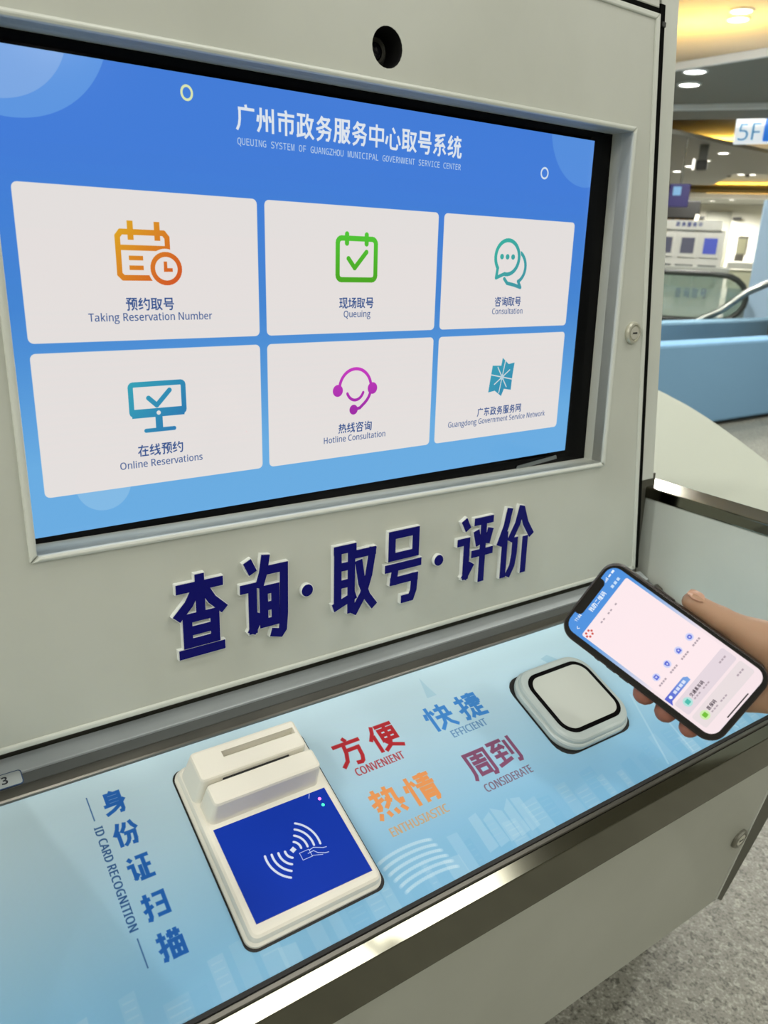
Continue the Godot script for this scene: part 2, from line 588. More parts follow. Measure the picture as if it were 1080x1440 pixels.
# ---------------------------------------------------------------- the screen's picture
func screen_picture() -> ImageTexture:
	var w := 2048
	var h := 1152
	var im := Image.create_empty(2, 3, false, Image.FORMAT_RGB8)
	for i in 2:
		im.set_pixel(i, 0, rgb8(72, 134, 232))
		im.set_pixel(i, 1, rgb8(74, 144, 226))
		im.set_pixel(i, 2, rgb8(112, 184, 242))
	im.resize(w, h, Image.INTERPOLATE_BILINEAR)
	disc(im, Vector2(60, -88), 236, Ink.new(Color(0.55, 0.78, 1.0, 0.42)))
	disc(im, Vector2(28, -60), 172, Ink.new(Color(0.72, 0.82, 0.98, 0.4)))
	disc(im, Vector2(2010, -30), 190, Ink.new(Color(0.55, 0.78, 1.0, 0.3)))
	disc(im, Vector2(196, 1030), 74, Ink.new(Color(0.75, 0.9, 1.0, 0.35)))
	arc(im, Vector2(484, 44), Vector2(14, 16), 0, TAU, 6, Ink.new(rgb8(236, 246, 190)))
	arc(im, Vector2(1801, 128), Vector2(17, 17), 0, TAU, 6, Ink.new(rgb8(225, 240, 255)))
	var white := Ink.new(rgb8(240, 246, 255))
	write(im, "广州市政务服务中心取号系统", Vector2(618, 50), Vector2(58, 66), Vector2(61.2, 0), 7.5, white)
	lettering(im, "QUEUING SYSTEM OF GUANGZHOU MUNICIPAL GOVERNMENT SERVICE CENTER", Vector2(620, 150), 24, 792, Ink.new(rgb8(215, 230, 252)), "Droid Sans Mono", 400)
	for r in 2:
		for c in 3:
			var x := 43.4 + c * 654.0
			var y := 282.7 + r * 394.7
			var poly := PackedVector2Array()
			for v in rrect(x, y, x + 631.0, y + 370.5, 14, 4):
				poly.append(v)
			fill(im, poly, Ink.new(rgb8(246, 240, 238)))
	var blue := Ink.new(rgb8(58, 88, 150))
	write(im, "预约取号", Vector2(290, 544), Vector2(31, 33), Vector2(33.5, 0), 3.4, blue)
	lettering(im, "Taking Reservation Number", Vector2(193, 603), 28, 336, blue)
	write(im, "现场取号", Vector2(947, 546), Vector2(31, 33), Vector2(33.0, 0), 3.4, blue)
	lettering(im, "Queuing", Vector2(963, 606), 28, 103, blue)
	write(im, "咨询取号", Vector2(1601, 546), Vector2(31, 33), Vector2(33.0, 0), 3.4, blue)
	lettering(im, "Consultation", Vector2(1590, 606), 27, 155, blue)
	write(im, "在线预约", Vector2(295, 935), Vector2(31, 33), Vector2(33.0, 0), 3.4, blue)
	lettering(im, "Online Reservations", Vector2(242, 998), 28, 241, blue)
	write(im, "热线咨询", Vector2(948, 938), Vector2(31, 33), Vector2(33.4, 0), 3.4, blue)
	lettering(im, "Hotline Consultation", Vector2(891, 998), 28, 246, blue)
	write(im, "广东政务服务网", Vector2(1549, 938), Vector2(30, 32), Vector2(32.6, 0), 3.4, blue)
	lettering(im, "Guangdong Government Service Network", Vector2(1411, 997), 28, 498, blue)
	# calendar with a clock
	var gold := Ink.new(rgb8(238, 178, 40), rgb8(224, 96, 40), Vector2(290, 360), Vector2(430, 500))
	line(im, PackedVector2Array([Vector2(370, 495), Vector2(290, 495), Vector2(281, 486), Vector2(281, 394), Vector2(290, 383), Vector2(402, 383), Vector2(411, 394), Vector2(411, 424)]), 14, gold)
	line(im, PackedVector2Array([Vector2(284, 421), Vector2(408, 421)]), 13, gold, false)
	for x: float in [315.0, 385.0]:
		stroke(im, Vector2(x, 356), Vector2(x, 402), 15, gold)
	stroke(im, Vector2(307, 446), Vector2(344, 446), 11, gold)
	stroke(im, Vector2(307, 470), Vector2(344, 470), 11, gold)
	disc(im, Vector2(405, 471), 50, Ink.new(rgb8(246, 240, 238)))
	arc(im, Vector2(405, 471), Vector2(37, 36), 0, TAU, 12, gold, 36)
	line(im, PackedVector2Array([Vector2(403, 453), Vector2(403, 474), Vector2(422, 474)]), 9, gold, false)
	# calendar with a tick
	var green := Ink.new(rgb8(88, 214, 60), rgb8(80, 176, 34), Vector2(1010, 350), Vector2(1010, 505))
	var ring := PackedVector2Array()
	for v in rrect(941, 374, 1081, 494, 14, 4):
		ring.append(v)
	ring.append(ring[0])
	line(im, ring, 15, green)
	for x: float in [974.0, 1046.0]:
		line(im, PackedVector2Array([Vector2(x, 362), Vector2(x, 388)]), 15, green)
	line(im, PackedVector2Array([Vector2(980, 432), Vector2(1003, 459), Vector2(1046, 412)]), 14, green)
	# two speech bubbles
	var teal := Ink.new(rgb8(62, 190, 172), rgb8(70, 160, 176), Vector2(1600, 350), Vector2(1740, 500))
	arc(im, Vector2(1683, 444), Vector2(58, 56), -1.0, 1.1, 12, teal)
	line(im, PackedVector2Array([Vector2(1709, 493), Vector2(1722, 514), Vector2(1690, 506), Vector2(1655, 500), Vector2(1640, 485)]), 12, teal)
	disc(im, Vector2(1649, 413), 66, Ink.new(rgb8(246, 240, 238)))
	arc(im, Vector2(1649, 413), Vector2(57, 57), 2.45, TAU + 1.75, 13, teal, 40)
	line(im, PackedVector2Array([Vector2(1605, 449), Vector2(1600, 482), Vector2(1640, 468)]), 12, teal)
	for x: float in [1622.0, 1649.0, 1676.0]:
		disc(im, Vector2(x, 411), 9, teal)
	# monitor with a tick
	var sea := Ink.new(rgb8(56, 172, 196), rgb8(44, 130, 190), Vector2(290, 770), Vector2(420, 890))
	ring.clear()
	for v in rrect(286, 770, 434, 852, 8, 3):
		ring.append(v)
	ring.append(ring[0])
	line(im, ring, 14, sea)
	stroke(im, Vector2(286, 849), Vector2(434, 849), 24, sea)
	disc(im, Vector2(360, 850), 6, Ink.new(rgb8(246, 240, 238)))
	line(im, PackedVector2Array([Vector2(334, 808), Vector2(356, 829), Vector2(394, 790)]), 13, sea)
	stroke(im, Vector2(360, 860), Vector2(360, 896), 20, sea)
	line(im, PackedVector2Array([Vector2(322, 897), Vector2(402, 897)]), 11, sea)
	# head with a headset
	var pink := Ink.new(rgb8(214, 62, 206), rgb8(170, 44, 178), Vector2(1011, 760), Vector2(1011, 900))
	arc(im, Vector2(1012, 828), Vector2(61, 62), PI + 0.12, TAU + 0.9, 10, pink, 36)
	for s: float in [-1.0, 1.0]:
		fill(im, circle(Vector2(1012 + s * 67, 832), 19, 20), pink)
	fill(im, circle(Vector2(1006, 897), 16, 20), pink)
	line(im, PackedVector2Array([Vector2(1050, 877), Vector2(1030, 893), Vector2(1006, 897)]), 10, pink)
	arc(im, Vector2(1012, 826), Vector2(34, 40), 0.45, PI - 0.45, 9, pink)
	# six-bladed wheel of folded squares
	var steel := Ink.new(rgb8(66, 172, 196), rgb8(54, 148, 190), Vector2(1610, 770), Vector2(1720, 900))
	fill(im, PackedVector2Array([Vector2(1612, 788), Vector2(1655, 790), Vector2(1660, 762), Vector2(1692, 786), Vector2(1722, 782), Vector2(1716, 826), Vector2(1712, 882), Vector2(1676, 876), Vector2(1664, 902), Vector2(1630, 880), Vector2(1598, 884), Vector2(1604, 840)]), steel)
	var pale := Ink.new(rgb8(238, 238, 238))
	for k in 8:
		var a := TAU * k / 8 + 0.2
		stroke(im, Vector2(1663, 832), Vector2(1663, 832) + Vector2(cos(a), sin(a)) * (46.0 if k % 2 else 60.0), 4.0, pale)
	disc(im, Vector2(1663, 832), 10, Ink.new(rgb8(200, 225, 236)))
	im.generate_mipmaps()
	return ImageTexture.create_from_image(im)


# ---------------------------------------------------------------- the console's printed sheet (2 pixels to a millimetre)
func sheet_at(a: float, b: float) -> Vector2:
	return Vector2((a + 130.0) * 2.0, (b - 15.5) * 2.0)


func sheet_picture() -> ImageTexture:
	var w := 2044
	var h := 478
	var im := Image.create_empty(4, 4, false, Image.FORMAT_RGB8)
	for y in 4:
		for x in 4:
			var top := rgb8(182, 208, 220).lerp(rgb8(194, 228, 244), x / 3.0)
			im.set_pixel(x, y, top.lerp(rgb8(132, 186, 222), pow(y / 3.0, 1.3)))
	im.resize(w, h, Image.INTERPOLATE_CUBIC)
	rng.seed = 7
	# pale towers of a printed skyline along the lower edge
	for k in 46:
		var a := -125.0 + k * 22.0 + rng.randf_range(-6, 6)
		var t := rng.randf_range(18, 46)
		var c := rgb8(206, 229, 240) if rng.randf() < 0.6 else rgb8(112, 176, 220)
		c.a = rng.randf_range(0.08, 0.22)
		var bw := rng.randf_range(9, 22)
		var p := sheet_at(a, 256.0 - t)
		var q := sheet_at(a + bw, 256.0)
		fill(im, PackedVector2Array([p, Vector2(q.x, p.y + rng.randf_range(-6, 6)), q, Vector2(p.x, q.y)]), Ink.new(c))
		if rng.randf() < 0.5:
			c.a = 0.12
			for j in 4:
				var yy := 256.0 - t + 5 + j * 6.0
				stroke(im, sheet_at(a + 2, yy), sheet_at(a + bw - 2, yy), 3.0, Ink.new(c.lightened(0.5)))
	# wind-blown clouds over it
	for k in 6:
		var c := rgb8(222, 238, 246)
		c.a = 0.26
		arc(im, sheet_at(268 + k * 2.0, 212.0 + k * 7.0), Vector2(74, 16), -2.6, -0.5, 7.0, Ink.new(c))
	for k in 5:
		var c := rgb8(214, 234, 244)
		c.a = 0.22
		fill(im, PackedVector2Array([sheet_at(352 + k * 15, 205 + (k % 2) * 8), sheet_at(364 + k * 15, 203 + (k % 3) * 5), sheet_at(365 + k * 15, 244), sheet_at(351 + k * 15, 246)]), Ink.new(c))
	var haze := rgb8(150, 196, 220)
	haze.a = 0.5
	fill(im, PackedVector2Array([sheet_at(405, 42), sheet_at(409, 26), sheet_at(412, 42), sheet_at(416, 56), sheet_at(401, 56)]), Ink.new(haze))
	haze.a = 0.55
	fill(im, PackedVector2Array([sheet_at(592, 57), sheet_at(606, 54), sheet_at(620, 70), sheet_at(602, 74)]), Ink.new(haze))
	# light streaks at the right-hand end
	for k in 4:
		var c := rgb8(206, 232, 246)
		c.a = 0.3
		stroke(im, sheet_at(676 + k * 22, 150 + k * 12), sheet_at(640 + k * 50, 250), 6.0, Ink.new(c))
	var deep := Ink.new(rgb8(34, 96, 178))
	var spots := [Vector2(31, 49.5), Vector2(31.4, 84), Vector2(32.5, 120), Vector2(33.3, 157), Vector2(34, 193)]
	for i in 5:
		write(im, "身份证扫描"[i], sheet_at(spots[i].x - 11, spots[i].y - 13), Vector2(44, 50), Vector2.ZERO, 7.0, deep)
	var thin := Ink.new(rgb8(56, 96, 150))
	stroke(im, sheet_at(9.4, 35.5), sheet_at(9.7, 61.5), 2.0, thin)
	stroke(im, sheet_at(11.1, 177), sheet_at(11.4, 203), 2.0, thin)
	lettering(im, "ID CARD RECOGNITION", sheet_at(7.0, 67.5), 20, 207, Ink.new(rgb8(44, 84, 140)), "Droid Sans", 400, PI / 2, 0.9)
	var words := [
		["方", 274.5, 85.0, rgb8(174, 44, 52)], ["便", 320.5, 83.5, rgb8(174, 44, 52)], ["快", 400.0, 84.5, rgb8(66, 136, 212)], ["捷", 446.5, 84.0, rgb8(66, 136, 212)],
		["热", 280.5, 153.5, rgb8(230, 152, 92)], ["情", 324.5, 155.0, rgb8(230, 152, 92)], ["周", 408.0, 156.0, rgb8(130, 80, 112)], ["到", 446.5, 153.5, rgb8(130, 80, 112)],
	]
	for e: Array in words:
		write(im, e[0], sheet_at(e[1] - 19, e[2] - 18), Vector2(76, 72), Vector2.ZERO, 9.2, Ink.new(e[3]))
	lettering(im, "CONVENIENT", sheet_at(266, 116), 25, 126, Ink.new(rgb8(172, 62, 72)), "Droid Sans", 400, 0.0, 0.9)
	lettering(im, "EFFICIENT", sheet_at(398.5, 115.5), 25, 107, Ink.new(rgb8(96, 140, 190)), "Droid Sans", 400, 0.0, 0.9)
	lettering(im, "ENTHUSIASTIC", sheet_at(264, 190), 25, 150, Ink.new(rgb8(206, 164, 122)), "Droid Sans", 400, 0.0, 0.9)
	lettering(im, "CONSIDERATE", sheet_at(392, 189), 25, 143, Ink.new(rgb8(120, 96, 120)), "Droid Sans", 400, 0.0, 0.9)
	im.generate_mipmaps()
	return ImageTexture.create_from_image(im)


# ---------------------------------------------------------------- the phone's picture (10 pixels to a millimetre)
func phone_picture() -> ImageTexture:
	var im := Image.create_empty(624, 1350, false, Image.FORMAT_RGB8)
	im.fill(rgb8(74, 144, 222))
	for y in range(190, 800):
		var k := clampf((y - 190) / 600.0, 0.0, 1.0)
		im.fill_rect(Rect2i(0, y, 624, 1), rgb8(78, 146, 220).lerp(rgb8(240, 226, 234), k))
	im.fill_rect(Rect2i(0, 800, 624, 550), rgb8(246, 228, 232))
	fill(im, rrect(26, 146, 602, 1000, 16, 4), Ink.new(rgb8(252, 232, 236)))
	var white := Ink.new(rgb8(238, 246, 255))
	write(im, "我的二维码", Vector2(222, 66), Vector2(34, 40), Vector2(38, 0), 5.0, white)
	lettering(im, "11:44", Vector2(84, 58), 34, 70, white, "Droid Sans", 700)
	line(im, PackedVector2Array([Vector2(60, 80), Vector2(46, 92), Vector2(60, 104)]), 5, white)
	for k in 4:
		stroke(im, Vector2(478 + k * 10, 50), Vector2(478 + k * 10, 42 - k * 5), 6, white)
	stroke(im, Vector2(528, 40), Vector2(546, 40), 12, white, true)
	stroke(im, Vector2(562, 40), Vector2(590, 40), 16, white)
	for k in 3:
		stroke(im, Vector2(470 + k * 36, 106), Vector2(494 + k * 36, 106), 22, Ink.new(Color(0.9, 0.95, 1.0, 0.8)))
	var rose := Ink.new(rgb8(206, 84, 76))
	for k in 6:
		var a := TAU * k / 6
		disc(im, Vector2(72, 186) + Vector2(cos(a) * 30, sin(a) * 22), 9, rose)
	var grey := Ink.new(rgb8(176, 160, 170))
	for k in 7:
		if k % 3 != 2:
			stroke(im, Vector2(196 + k * 30, 206), Vector2(214 + k * 30, 206), 12, grey)
	var violet := Ink.new(rgb8(92, 108, 214))
	var halo := Ink.new(rgb8(208, 212, 246))
	for k in 4:
		var c := Vector2(114 + k * 134, 770)
		disc(im, c, 30, halo)
		if k == 0:
			fill(im, rrect(c.x - 17, c.y - 18, c.x + 17, c.y + 18, 3, 2), violet)
			stroke(im, c + Vector2(-12, -6), c + Vector2(12, -6), 3, halo)
		elif k == 1:
			fill(im, PackedVector2Array([c + Vector2(-18, -16), c + Vector2(0, -22), c + Vector2(18, -16), c + Vector2(14, 10), c + Vector2(0, 22), c + Vector2(-14, 10)]), violet)
		elif k == 2:
			fill(im, PackedVector2Array([c + Vector2(-18, -4), c + Vector2(0, -20), c + Vector2(18, -4), c + Vector2(18, 18), c + Vector2(-18, 18)]), violet)
		else:
			fill(im, circle(c, 18, 20), violet)
		disc(im, c, 7, halo)
		for j in 4:
			stroke(im, Vector2(c.x - 42 + j * 22, 828), Vector2(c.x - 26 + j * 22, 828), 14, grey)
	var band := Ink.new(rgb8(84, 96, 206), rgb8(120, 164, 226), Vector2(20, 940), Vector2(250, 940))
	fill(im, PackedVector2Array([Vector2(14, 914), Vector2(238, 914), Vector2(262, 936), Vector2(258, 966), Vector2(40, 966), Vector2(14, 990)]), band)
	disc(im, Vector2(56, 940), 13, white)
	for k in 4:
		stroke(im, Vector2(96 + k * 34, 940), Vector2(122 + k * 34, 940), 24, Ink.new(Color(0.93, 0.95, 1.0, 0.85)))
	for r in 2:
		var y := 990 + r * 150
		fill(im, rrect(28, y, 596, y + 128, 18, 4), Ink.new(rgb8(228, 214, 222) if r == 0 else rgb8(232, 220, 222)))
		disc(im, Vector2(108, y + 62), 36, Ink.new(rgb8(176, 226, 220) if r == 0 else rgb8(204, 236, 170)))
		fill(im, rrect(90, y + 44, 126, y + 80, 5, 2), Ink.new(rgb8(72, 186, 172) if r == 0 else rgb8(112, 190, 52)))
		for j in 8:
			if j % 4 != 3:
				stroke(im, Vector2(156 + j * 26, y + 84), Vector2(174 + j * 26, y + 84), 11, grey)
		for j in 3:
			stroke(im, Vector2(488 + j * 26, y + 56), Vector2(506 + j * 26, y + 56), 13, grey)
	var dark := Ink.new(rgb8(74, 62, 74))
	write(im, "交通乘车码", Vector2(156, 1024), Vector2(27, 31), Vector2(30, 0), 4.0, dark)
	write(im, "医保码", Vector2(156, 1174), Vector2(27, 31), Vector2(30, 0), 4.0, dark)
	line(im, PackedVector2Array([Vector2(196, 1330), Vector2(428, 1330)]), 9, Ink.new(rgb8(30, 24, 30)))
	im.generate_mipmaps()
	return ImageTexture.create_from_image(im)


func lit_picture(called: String, tex: Texture2D, energy: float) -> StandardMaterial3D:
	var m := mat(called, Color(0.02, 0.02, 0.02), 0.12)
	m.emission_enabled = true
	m.emission = Color.BLACK
	m.emission_operator = BaseMaterial3D.EMISSION_OP_ADD
	m.emission_texture = tex
	m.emission_energy_multiplier = energy
	return m


# ---------------------------------------------------------------- the kiosk
func P(u: float, v: float) -> Vector2:
	return Vector2(u, -v)


func ccw(p: PackedVector2Array) -> PackedVector2Array:
	if Geometry2D.is_polygon_clockwise(p):
		p.reverse()
	return p


func quad2(a: Vector2, b: Vector2, c: Vector2, d: Vector2) -> PackedVector2Array:
	return ccw(PackedVector2Array([a, b, c, d]))


# A written character as one outline: its strokes are bars, joined; «grow» widens every bar and lengthens its ends.
func glyph(st: SurfaceTool, ch: String, size: Vector2, lw: float, grow: float, z0: float, z1: float, bevel := 0.0) -> void:
	var big := 1000.0                       # the polygon tools work best in thousands
	var outers: Array[PackedVector2Array] = []
	var holes: Array[PackedVector2Array] = []
	for p in paths(ch):
		var q := PackedVector2Array()
		for v in p:
			q.append(Vector2(v.x * size.x, -v.y * size.y))
		for i in q.size() - 1:
			var t := (q[i + 1] - q[i]).normalized()
			var s := Vector2(-t.y, t.x) * (lw / 2.0 + grow)
			var a := q[i] - t * (corner(q, i, lw) + grow)
			var b := q[i + 1] + t * (corner(q, i + 1, lw) + grow)
			var now := ccw(PackedVector2Array([(a - s) * big, (b - s) * big, (b + s) * big, (a + s) * big]))
			var left: Array[PackedVector2Array] = []
			for h in holes:
				for r in Geometry2D.clip_polygons(h, now):
					if absf(area(r)) > 0.05:
						left.append(ccw(r))
			holes = left
			var apart: Array[PackedVector2Array] = []
			for o in outers:
				var whole: Array[PackedVector2Array] = []
				var gaps: Array[PackedVector2Array] = []
				for r in Geometry2D.merge_polygons(now, o):
					if Geometry2D.is_polygon_clockwise(r):
						gaps.append(r)
					else:
						whole.append(r)
				if whole.size() == 1:
					now = whole[0]
					for g in gaps:
						if absf(area(g)) > 0.05:
							g.reverse()
							holes.append(g)
				else:
					apart.append(o)
			apart.append(now)
			outers = apart
	for o in outers:
		var pieces: Array[PackedVector2Array] = [o]
		walls(st, o, big, z0, z1)
		for h in holes:
			if not Geometry2D.is_point_in_polygon(h[0], o):
				continue
			var inner := h.duplicate()
			inner.reverse()
			walls(st, inner, big, z0, z1)
			var mid := 0.0
			for v in h:
				mid += v.x / h.size()
			var next: Array[PackedVector2Array] = []
			for p in pieces:
				for side: Array in [[-900.0, mid], [mid, 900.0]]:
					for r in Geometry2D.intersect_polygons(p, PackedVector2Array([Vector2(side[0], -900), Vector2(side[1], -900), Vector2(side[1], 900), Vector2(side[0], 900)])):
						for k in Geometry2D.clip_polygons(r, h):
							next.append(ccw(k))
			pieces = next
		for p in pieces:
			var t := Geometry2D.triangulate_polygon(p)
			for i in range(0, t.size(), 3):
				for k: int in [0, 2, 1]:
					st.add_vertex(Vector3(p[t[i + k]].x / big, p[t[i + k]].y / big, z1))


func area(p: PackedVector2Array) -> float:
	var a := 0.0
	for i in p.size():
		a += p[i].cross(p[(i + 1) % p.size()])
	return a / 2.0


func walls(st: SurfaceTool, p: PackedVector2Array, big: float, z0: float, z1: float) -> void:   # p with the solid on its left
	for i in p.size():
		var a := p[i] / big
		var b := p[(i + 1) % p.size()] / big
		quad(st, Vector3(a.x, a.y, z0), Vector3(a.x, a.y, z1), Vector3(b.x, b.y, z1), Vector3(b.x, b.y, z0))


func build_kiosk() -> void:
	var K := Transform3D(Basis.IDENTITY, Vector3(0.37, 0, 0))
	var kiosk := thing("ticket_kiosk", "pale grey ticket kiosk with a lit blue screen above a sloping printed console", "kiosk", K)
	var paint: Material = mats["paint"]
	var chrome: Material = mats["chrome"]
	var black := mat("black_void", rgb8(14, 14, 15), 0.6)

	# face panel with the screen opening and the camera hole
	var a := [P(-0.028, -0.150), P(0.7698, -0.1446), P(0.8638, 0.6018), P(-0.122, 0.5855)]
	var o := [P(-0.0035, -0.0108), P(0.7415, -0.0108), P(0.7515, 0.4152), P(-0.0035, 0.4038)]
	var hole := P(0.3616, -0.0450)
	var hr := 0.0182
	var st := begin()
	for k: int in [1, 2, 3]:
		slab(st, quad2(a[k], a[(k + 1) % 4], o[(k + 1) % 4], o[k]), 0.0, 0.03)
	var top: Vector2 = a[0].lerp(a[1], (hole.x - a[0].x) / (a[1].x - a[0].x))
	var low := Vector2(hole.x, o[0].y)
	var half := PackedVector2Array([a[0], top])
	for i in 13:
		half.append(hole + Vector2(-sin(PI * i / 12), cos(PI * i / 12)) * hr)
	half.append(low)
	half.append(o[0])
	slab(st, ccw(half), 0.0, 0.03)
	half = PackedVector2Array([a[1], top])
	for i in 13:
		half.append(hole + Vector2(sin(PI * i / 12), cos(PI * i / 12)) * hr)
	half.append(low)
	half.append(o[1])
	slab(st, ccw(half), 0.0, 0.03)
	part("front_panel", st, paint, kiosk, SF, K)
	# its folded edges
	var names := ["panel_edge", "panel_edge", "panel_edge", "panel_edge"]
	for k in 4:
		st = begin()
		var p: Vector2 = a[k]
		var q: Vector2 = a[(k + 1) % 4]
		var i_ := ((a[0] + a[1] + a[2] + a[3]) / 4.0) as Vector2
		var pi := p + (i_ - p).normalized() * 0.0105
		var qi := q + (i_ - q).normalized() * 0.0105
		slab(st, quad2(p, q, qi, pi), 0.02, 0.0322, 0.0018)
		part(names[k], st, mats["paint_edge"], kiosk, SF, K)
	# raised lip round the screen
	var l := [P(-0.0100, -0.0168), P(0.7475, -0.0168), P(0.7580, 0.4212), P(-0.0100, 0.4095)]
	for k in 4:
		st = begin()
		var j := (k + 1) % 4
		var p0: Vector2 = (l[k] as Vector2).lerp(l[j], 0.0012)
		var p1: Vector2 = (l[j] as Vector2).lerp(l[k], 0.0012)
		var q0: Vector2 = (o[k] as Vector2).lerp(o[j], 0.0012)
		var q1: Vector2 = (o[j] as Vector2).lerp(o[k], 0.0012)
		slab(st, quad2(p0, p1, q1, q0), 0.012, 0.0345, 0.0024)
		part("screen_lip", st, mats["paint_edge"], kiosk, SF, K)

	# screen
	st = begin()
	slab(st, quad2(P(-0.02, -0.03), P(0.775, -0.03), P(0.785, 0.44), P(-0.02, 0.43)), -0.014, -0.0006)
	var screen := part("touch_screen", st, shiny("screen_black", rgb8(3, 3, 4), 0.08, 0.25), kiosk, SF, K, "black-edged glass of the screen")
	st = begin()
	quad_uv(st, Vector3(0, 0, 0), Vector3(PX, 0, 0), Vector3(PX, -0.3985, 0), Vector3(0, -0.3985, 0))
	part("screen_picture", st, lit_picture("screen_lit", screen_picture(), SCREEN_GLOW), screen, SF, SF, "lit blue picture with six white buttons")
	var glow := AreaLight3D.new()
	glow.name = "screen_light"
	glow.area_size = Vector2(PX * 0.95, 0.36)
	glow.light_color = rgb8(170, 205, 255)
	glow.light_energy = 0.012
	glow.shadow_enabled = true
	kiosk.add_child(glow)
	glow.transform = K.affine_inverse() * SF * Transform3D(Basis(Vector3.RIGHT, 0.0).rotated(Vector3.UP, PI), Vector3(PX / 2, -0.199, 0.004))
	# the small grey tab at the lower edge
	st = begin()
	slab(st, quad2(P(0.615, 0.4095), P(0.690, 0.4035), P(0.692, 0.4085), P(0.612, 0.4150)), 0.0, 0.0012)
	part("screen_tab", st, mat("tab_grey", rgb8(96, 104, 104), 0.4), kiosk, SF, K)

	# camera
	var at_hole := SF * Transform3D(Basis.IDENTITY, Vector3(hole.x, hole.y, 0))
	st = begin()
	lathe(st, PackedVector2Array([Vector2(0.0, 0.001), Vector2(hr - 0.0004, 0.001), Vector2(hr - 0.0002, 0.029), Vector2(hr, 0.0295)]), 32, at_hole)
	var cam := part("camera_recess", st, black, kiosk, WORLD, K)
	st = begin()
	lathe(st, PackedVector2Array([Vector2(0.0125, 0.001), Vector2(0.0125, 0.010), Vector2(0.0105, 0.0115), Vector2(0.0085, 0.009)]), 28, at_hole)
	part("lens_ring", st, mat("lens_ring", rgb8(58, 58, 52), 0.35), cam, WORLD, WORLD)
	st = begin()
	lathe(st, PackedVector2Array([Vector2(0.0085, 0.008), Vector2(0.006, 0.0105), Vector2(0.003, 0.0117), Vector2(0.0, 0.012)]), 24, at_hole)
	part("lens", st, mat("lens", rgb8(18, 18, 24), 0.05), cam, WORLD, WORLD)

	make_lock("lock", kiosk, K, SF * Transform3D(Basis.IDENTITY, Vector3(0.7880, -0.2362, 0.03)), 0.0150)

	# corner post and header
	st = begin()
	slab(st, quad2(P(0.6820, -0.90), P(0.7170, -0.90), P(0.8862, 0.458), P(0.8512, 0.458)), -0.01, 0.0275, 0.001)
	part("corner_post", st, mats["paint_post"], kiosk, SF, K)
	st = begin()
	slab(st, quad2(P(0.058, -0.90), P(0.025, -0.90), P(-0.145, 0.458), P(-0.112, 0.458)), -0.01, 0.0275, 0.001)
	part("corner_post", st, mats["paint_post"], kiosk, SF, K)
	st = begin()
	slab(st, quad2(P(0.0665, -0.90), P(0.6752, -0.90), P(0.7690, -0.1505), P(-0.0275, -0.1555)), 0.0, 0.0295, 0.0015)
	part("header_panel", st, paint, kiosk, SF, K)
	st = begin()
	slab(st, quad2(P(0.7705, -0.1560), P(0.7800, -0.1560), P(0.8740, 0.6018), P(0.8645, 0.6018)), 0.0, 0.0292)
	slab(st, quad2(P(-0.0285, -0.1590), P(0.7705, -0.1530), P(0.7695, -0.1450), P(-0.0280, -0.1500)), 0.0, 0.0288)
	part("gap_shade_strip", st, shiny("gap_shade_black", rgb8(16, 17, 15), 0.8, 0.1), kiosk, SF, K)  # dark strips standing in for the shade in the panel gaps
	st = begin()
	box(st, Vector3(0.7760, 0.1318, 0.026), Vector3(0.7835, 0.1378, 0.031), 0.0008)
	part("hinge_pin", st, mat("dark_metal", rgb8(52, 54, 50), 0.4, 0.6), kiosk, SF, K)
	st = begin()
	slab(st, quad2(P(0.06, -0.90), P(0.69, -0.90), P(0.872, 0.66), P(-0.13, 0.66)), -0.40, -0.0145)
	part("cabinet", st, mat("cabinet_dark", rgb8(62, 64, 60), 0.6), kiosk, SF, K)
	st = begin()
	slab(st, quad2(P(0.860, 0.460), P(0.925, 0.460), P(0.935, 0.70), P(0.880, 0.70)), -0.012, 0.004)
	part("gap_filler", st, mat("filler", rgb8(84, 84, 74), 0.5, 0.3), kiosk, SF, K)

	# raised characters
	var chars := [["查", 0.1140, 0.4490, 0.0565, 0.0890], ["询", 0.1870, 0.4430, 0.0535, 0.1000], ["取", 0.2985, 0.4500, 0.0590, 0.0905], ["号", 0.3690, 0.4475, 0.0590, 0.0970], ["评", 0.4840, 0.4500, 0.0625, 0.0970], ["价", 0.5535, 0.4500, 0.0630, 0.1010]]
	for e: Array in chars:
		var f := SF * Transform3D(Basis.IDENTITY, Vector3(e[1], -e[2], 0.03))
		st = begin()
		glyph(st, e[0], Vector2(e[3], e[4]), 0.0098, 0.0008, 0.0, 0.0052)
		var body := part("raised_character", st, mat("acrylic", rgb8(226, 230, 226), 0.25), kiosk, f, K, "raised Chinese character %s in blue on white" % e[0])
		st = begin()
		glyph(st, e[0], Vector2(e[3], e[4]), 0.0098, 0.0, 0.0040, 0.0060)
		part("blue_face", st, mats["letter_blue"], body, f, f)
	for u: Array in [[0.2662, 0.4975], [0.4538, 0.5010]]:
		var f := SF * Transform3D(Basis.IDENTITY, Vector3(u[0], -u[1], 0.03))
		st = begin()
		slab(st, circle(Vector2.ZERO, 0.0080, 28), 0.0, 0.0052, 0.0006, Transform3D.IDENTITY, true)
		var body := part("raised_dot", st, mat("acrylic", rgb8(226, 230, 226), 0.25), kiosk, f, K)
		st = begin()
		slab(st, circle(Vector2.ZERO, 0.0070, 28), 0.0040, 0.0060, 0.0004, Transform3D.IDENTITY, true)
		part("blue_face", st, mats["letter_blue"], body, f, f)

	# console: plate, sheet, ledge, rails
	st = begin()
	box(st, Vector3(-0.15, -0.03, -0.06), Vector3(0.90, -0.0062, 0.2560), 0.0, CF)
	part("console_plate", st, mat("filler", rgb8(84, 84, 74), 0.5, 0.3), kiosk, WORLD, K)
	st = begin()
	box(st, Vector3(-0.15, -0.0062, -0.0340), Vector3(0.90, 0.0, -0.0135), 0.0008, CF)
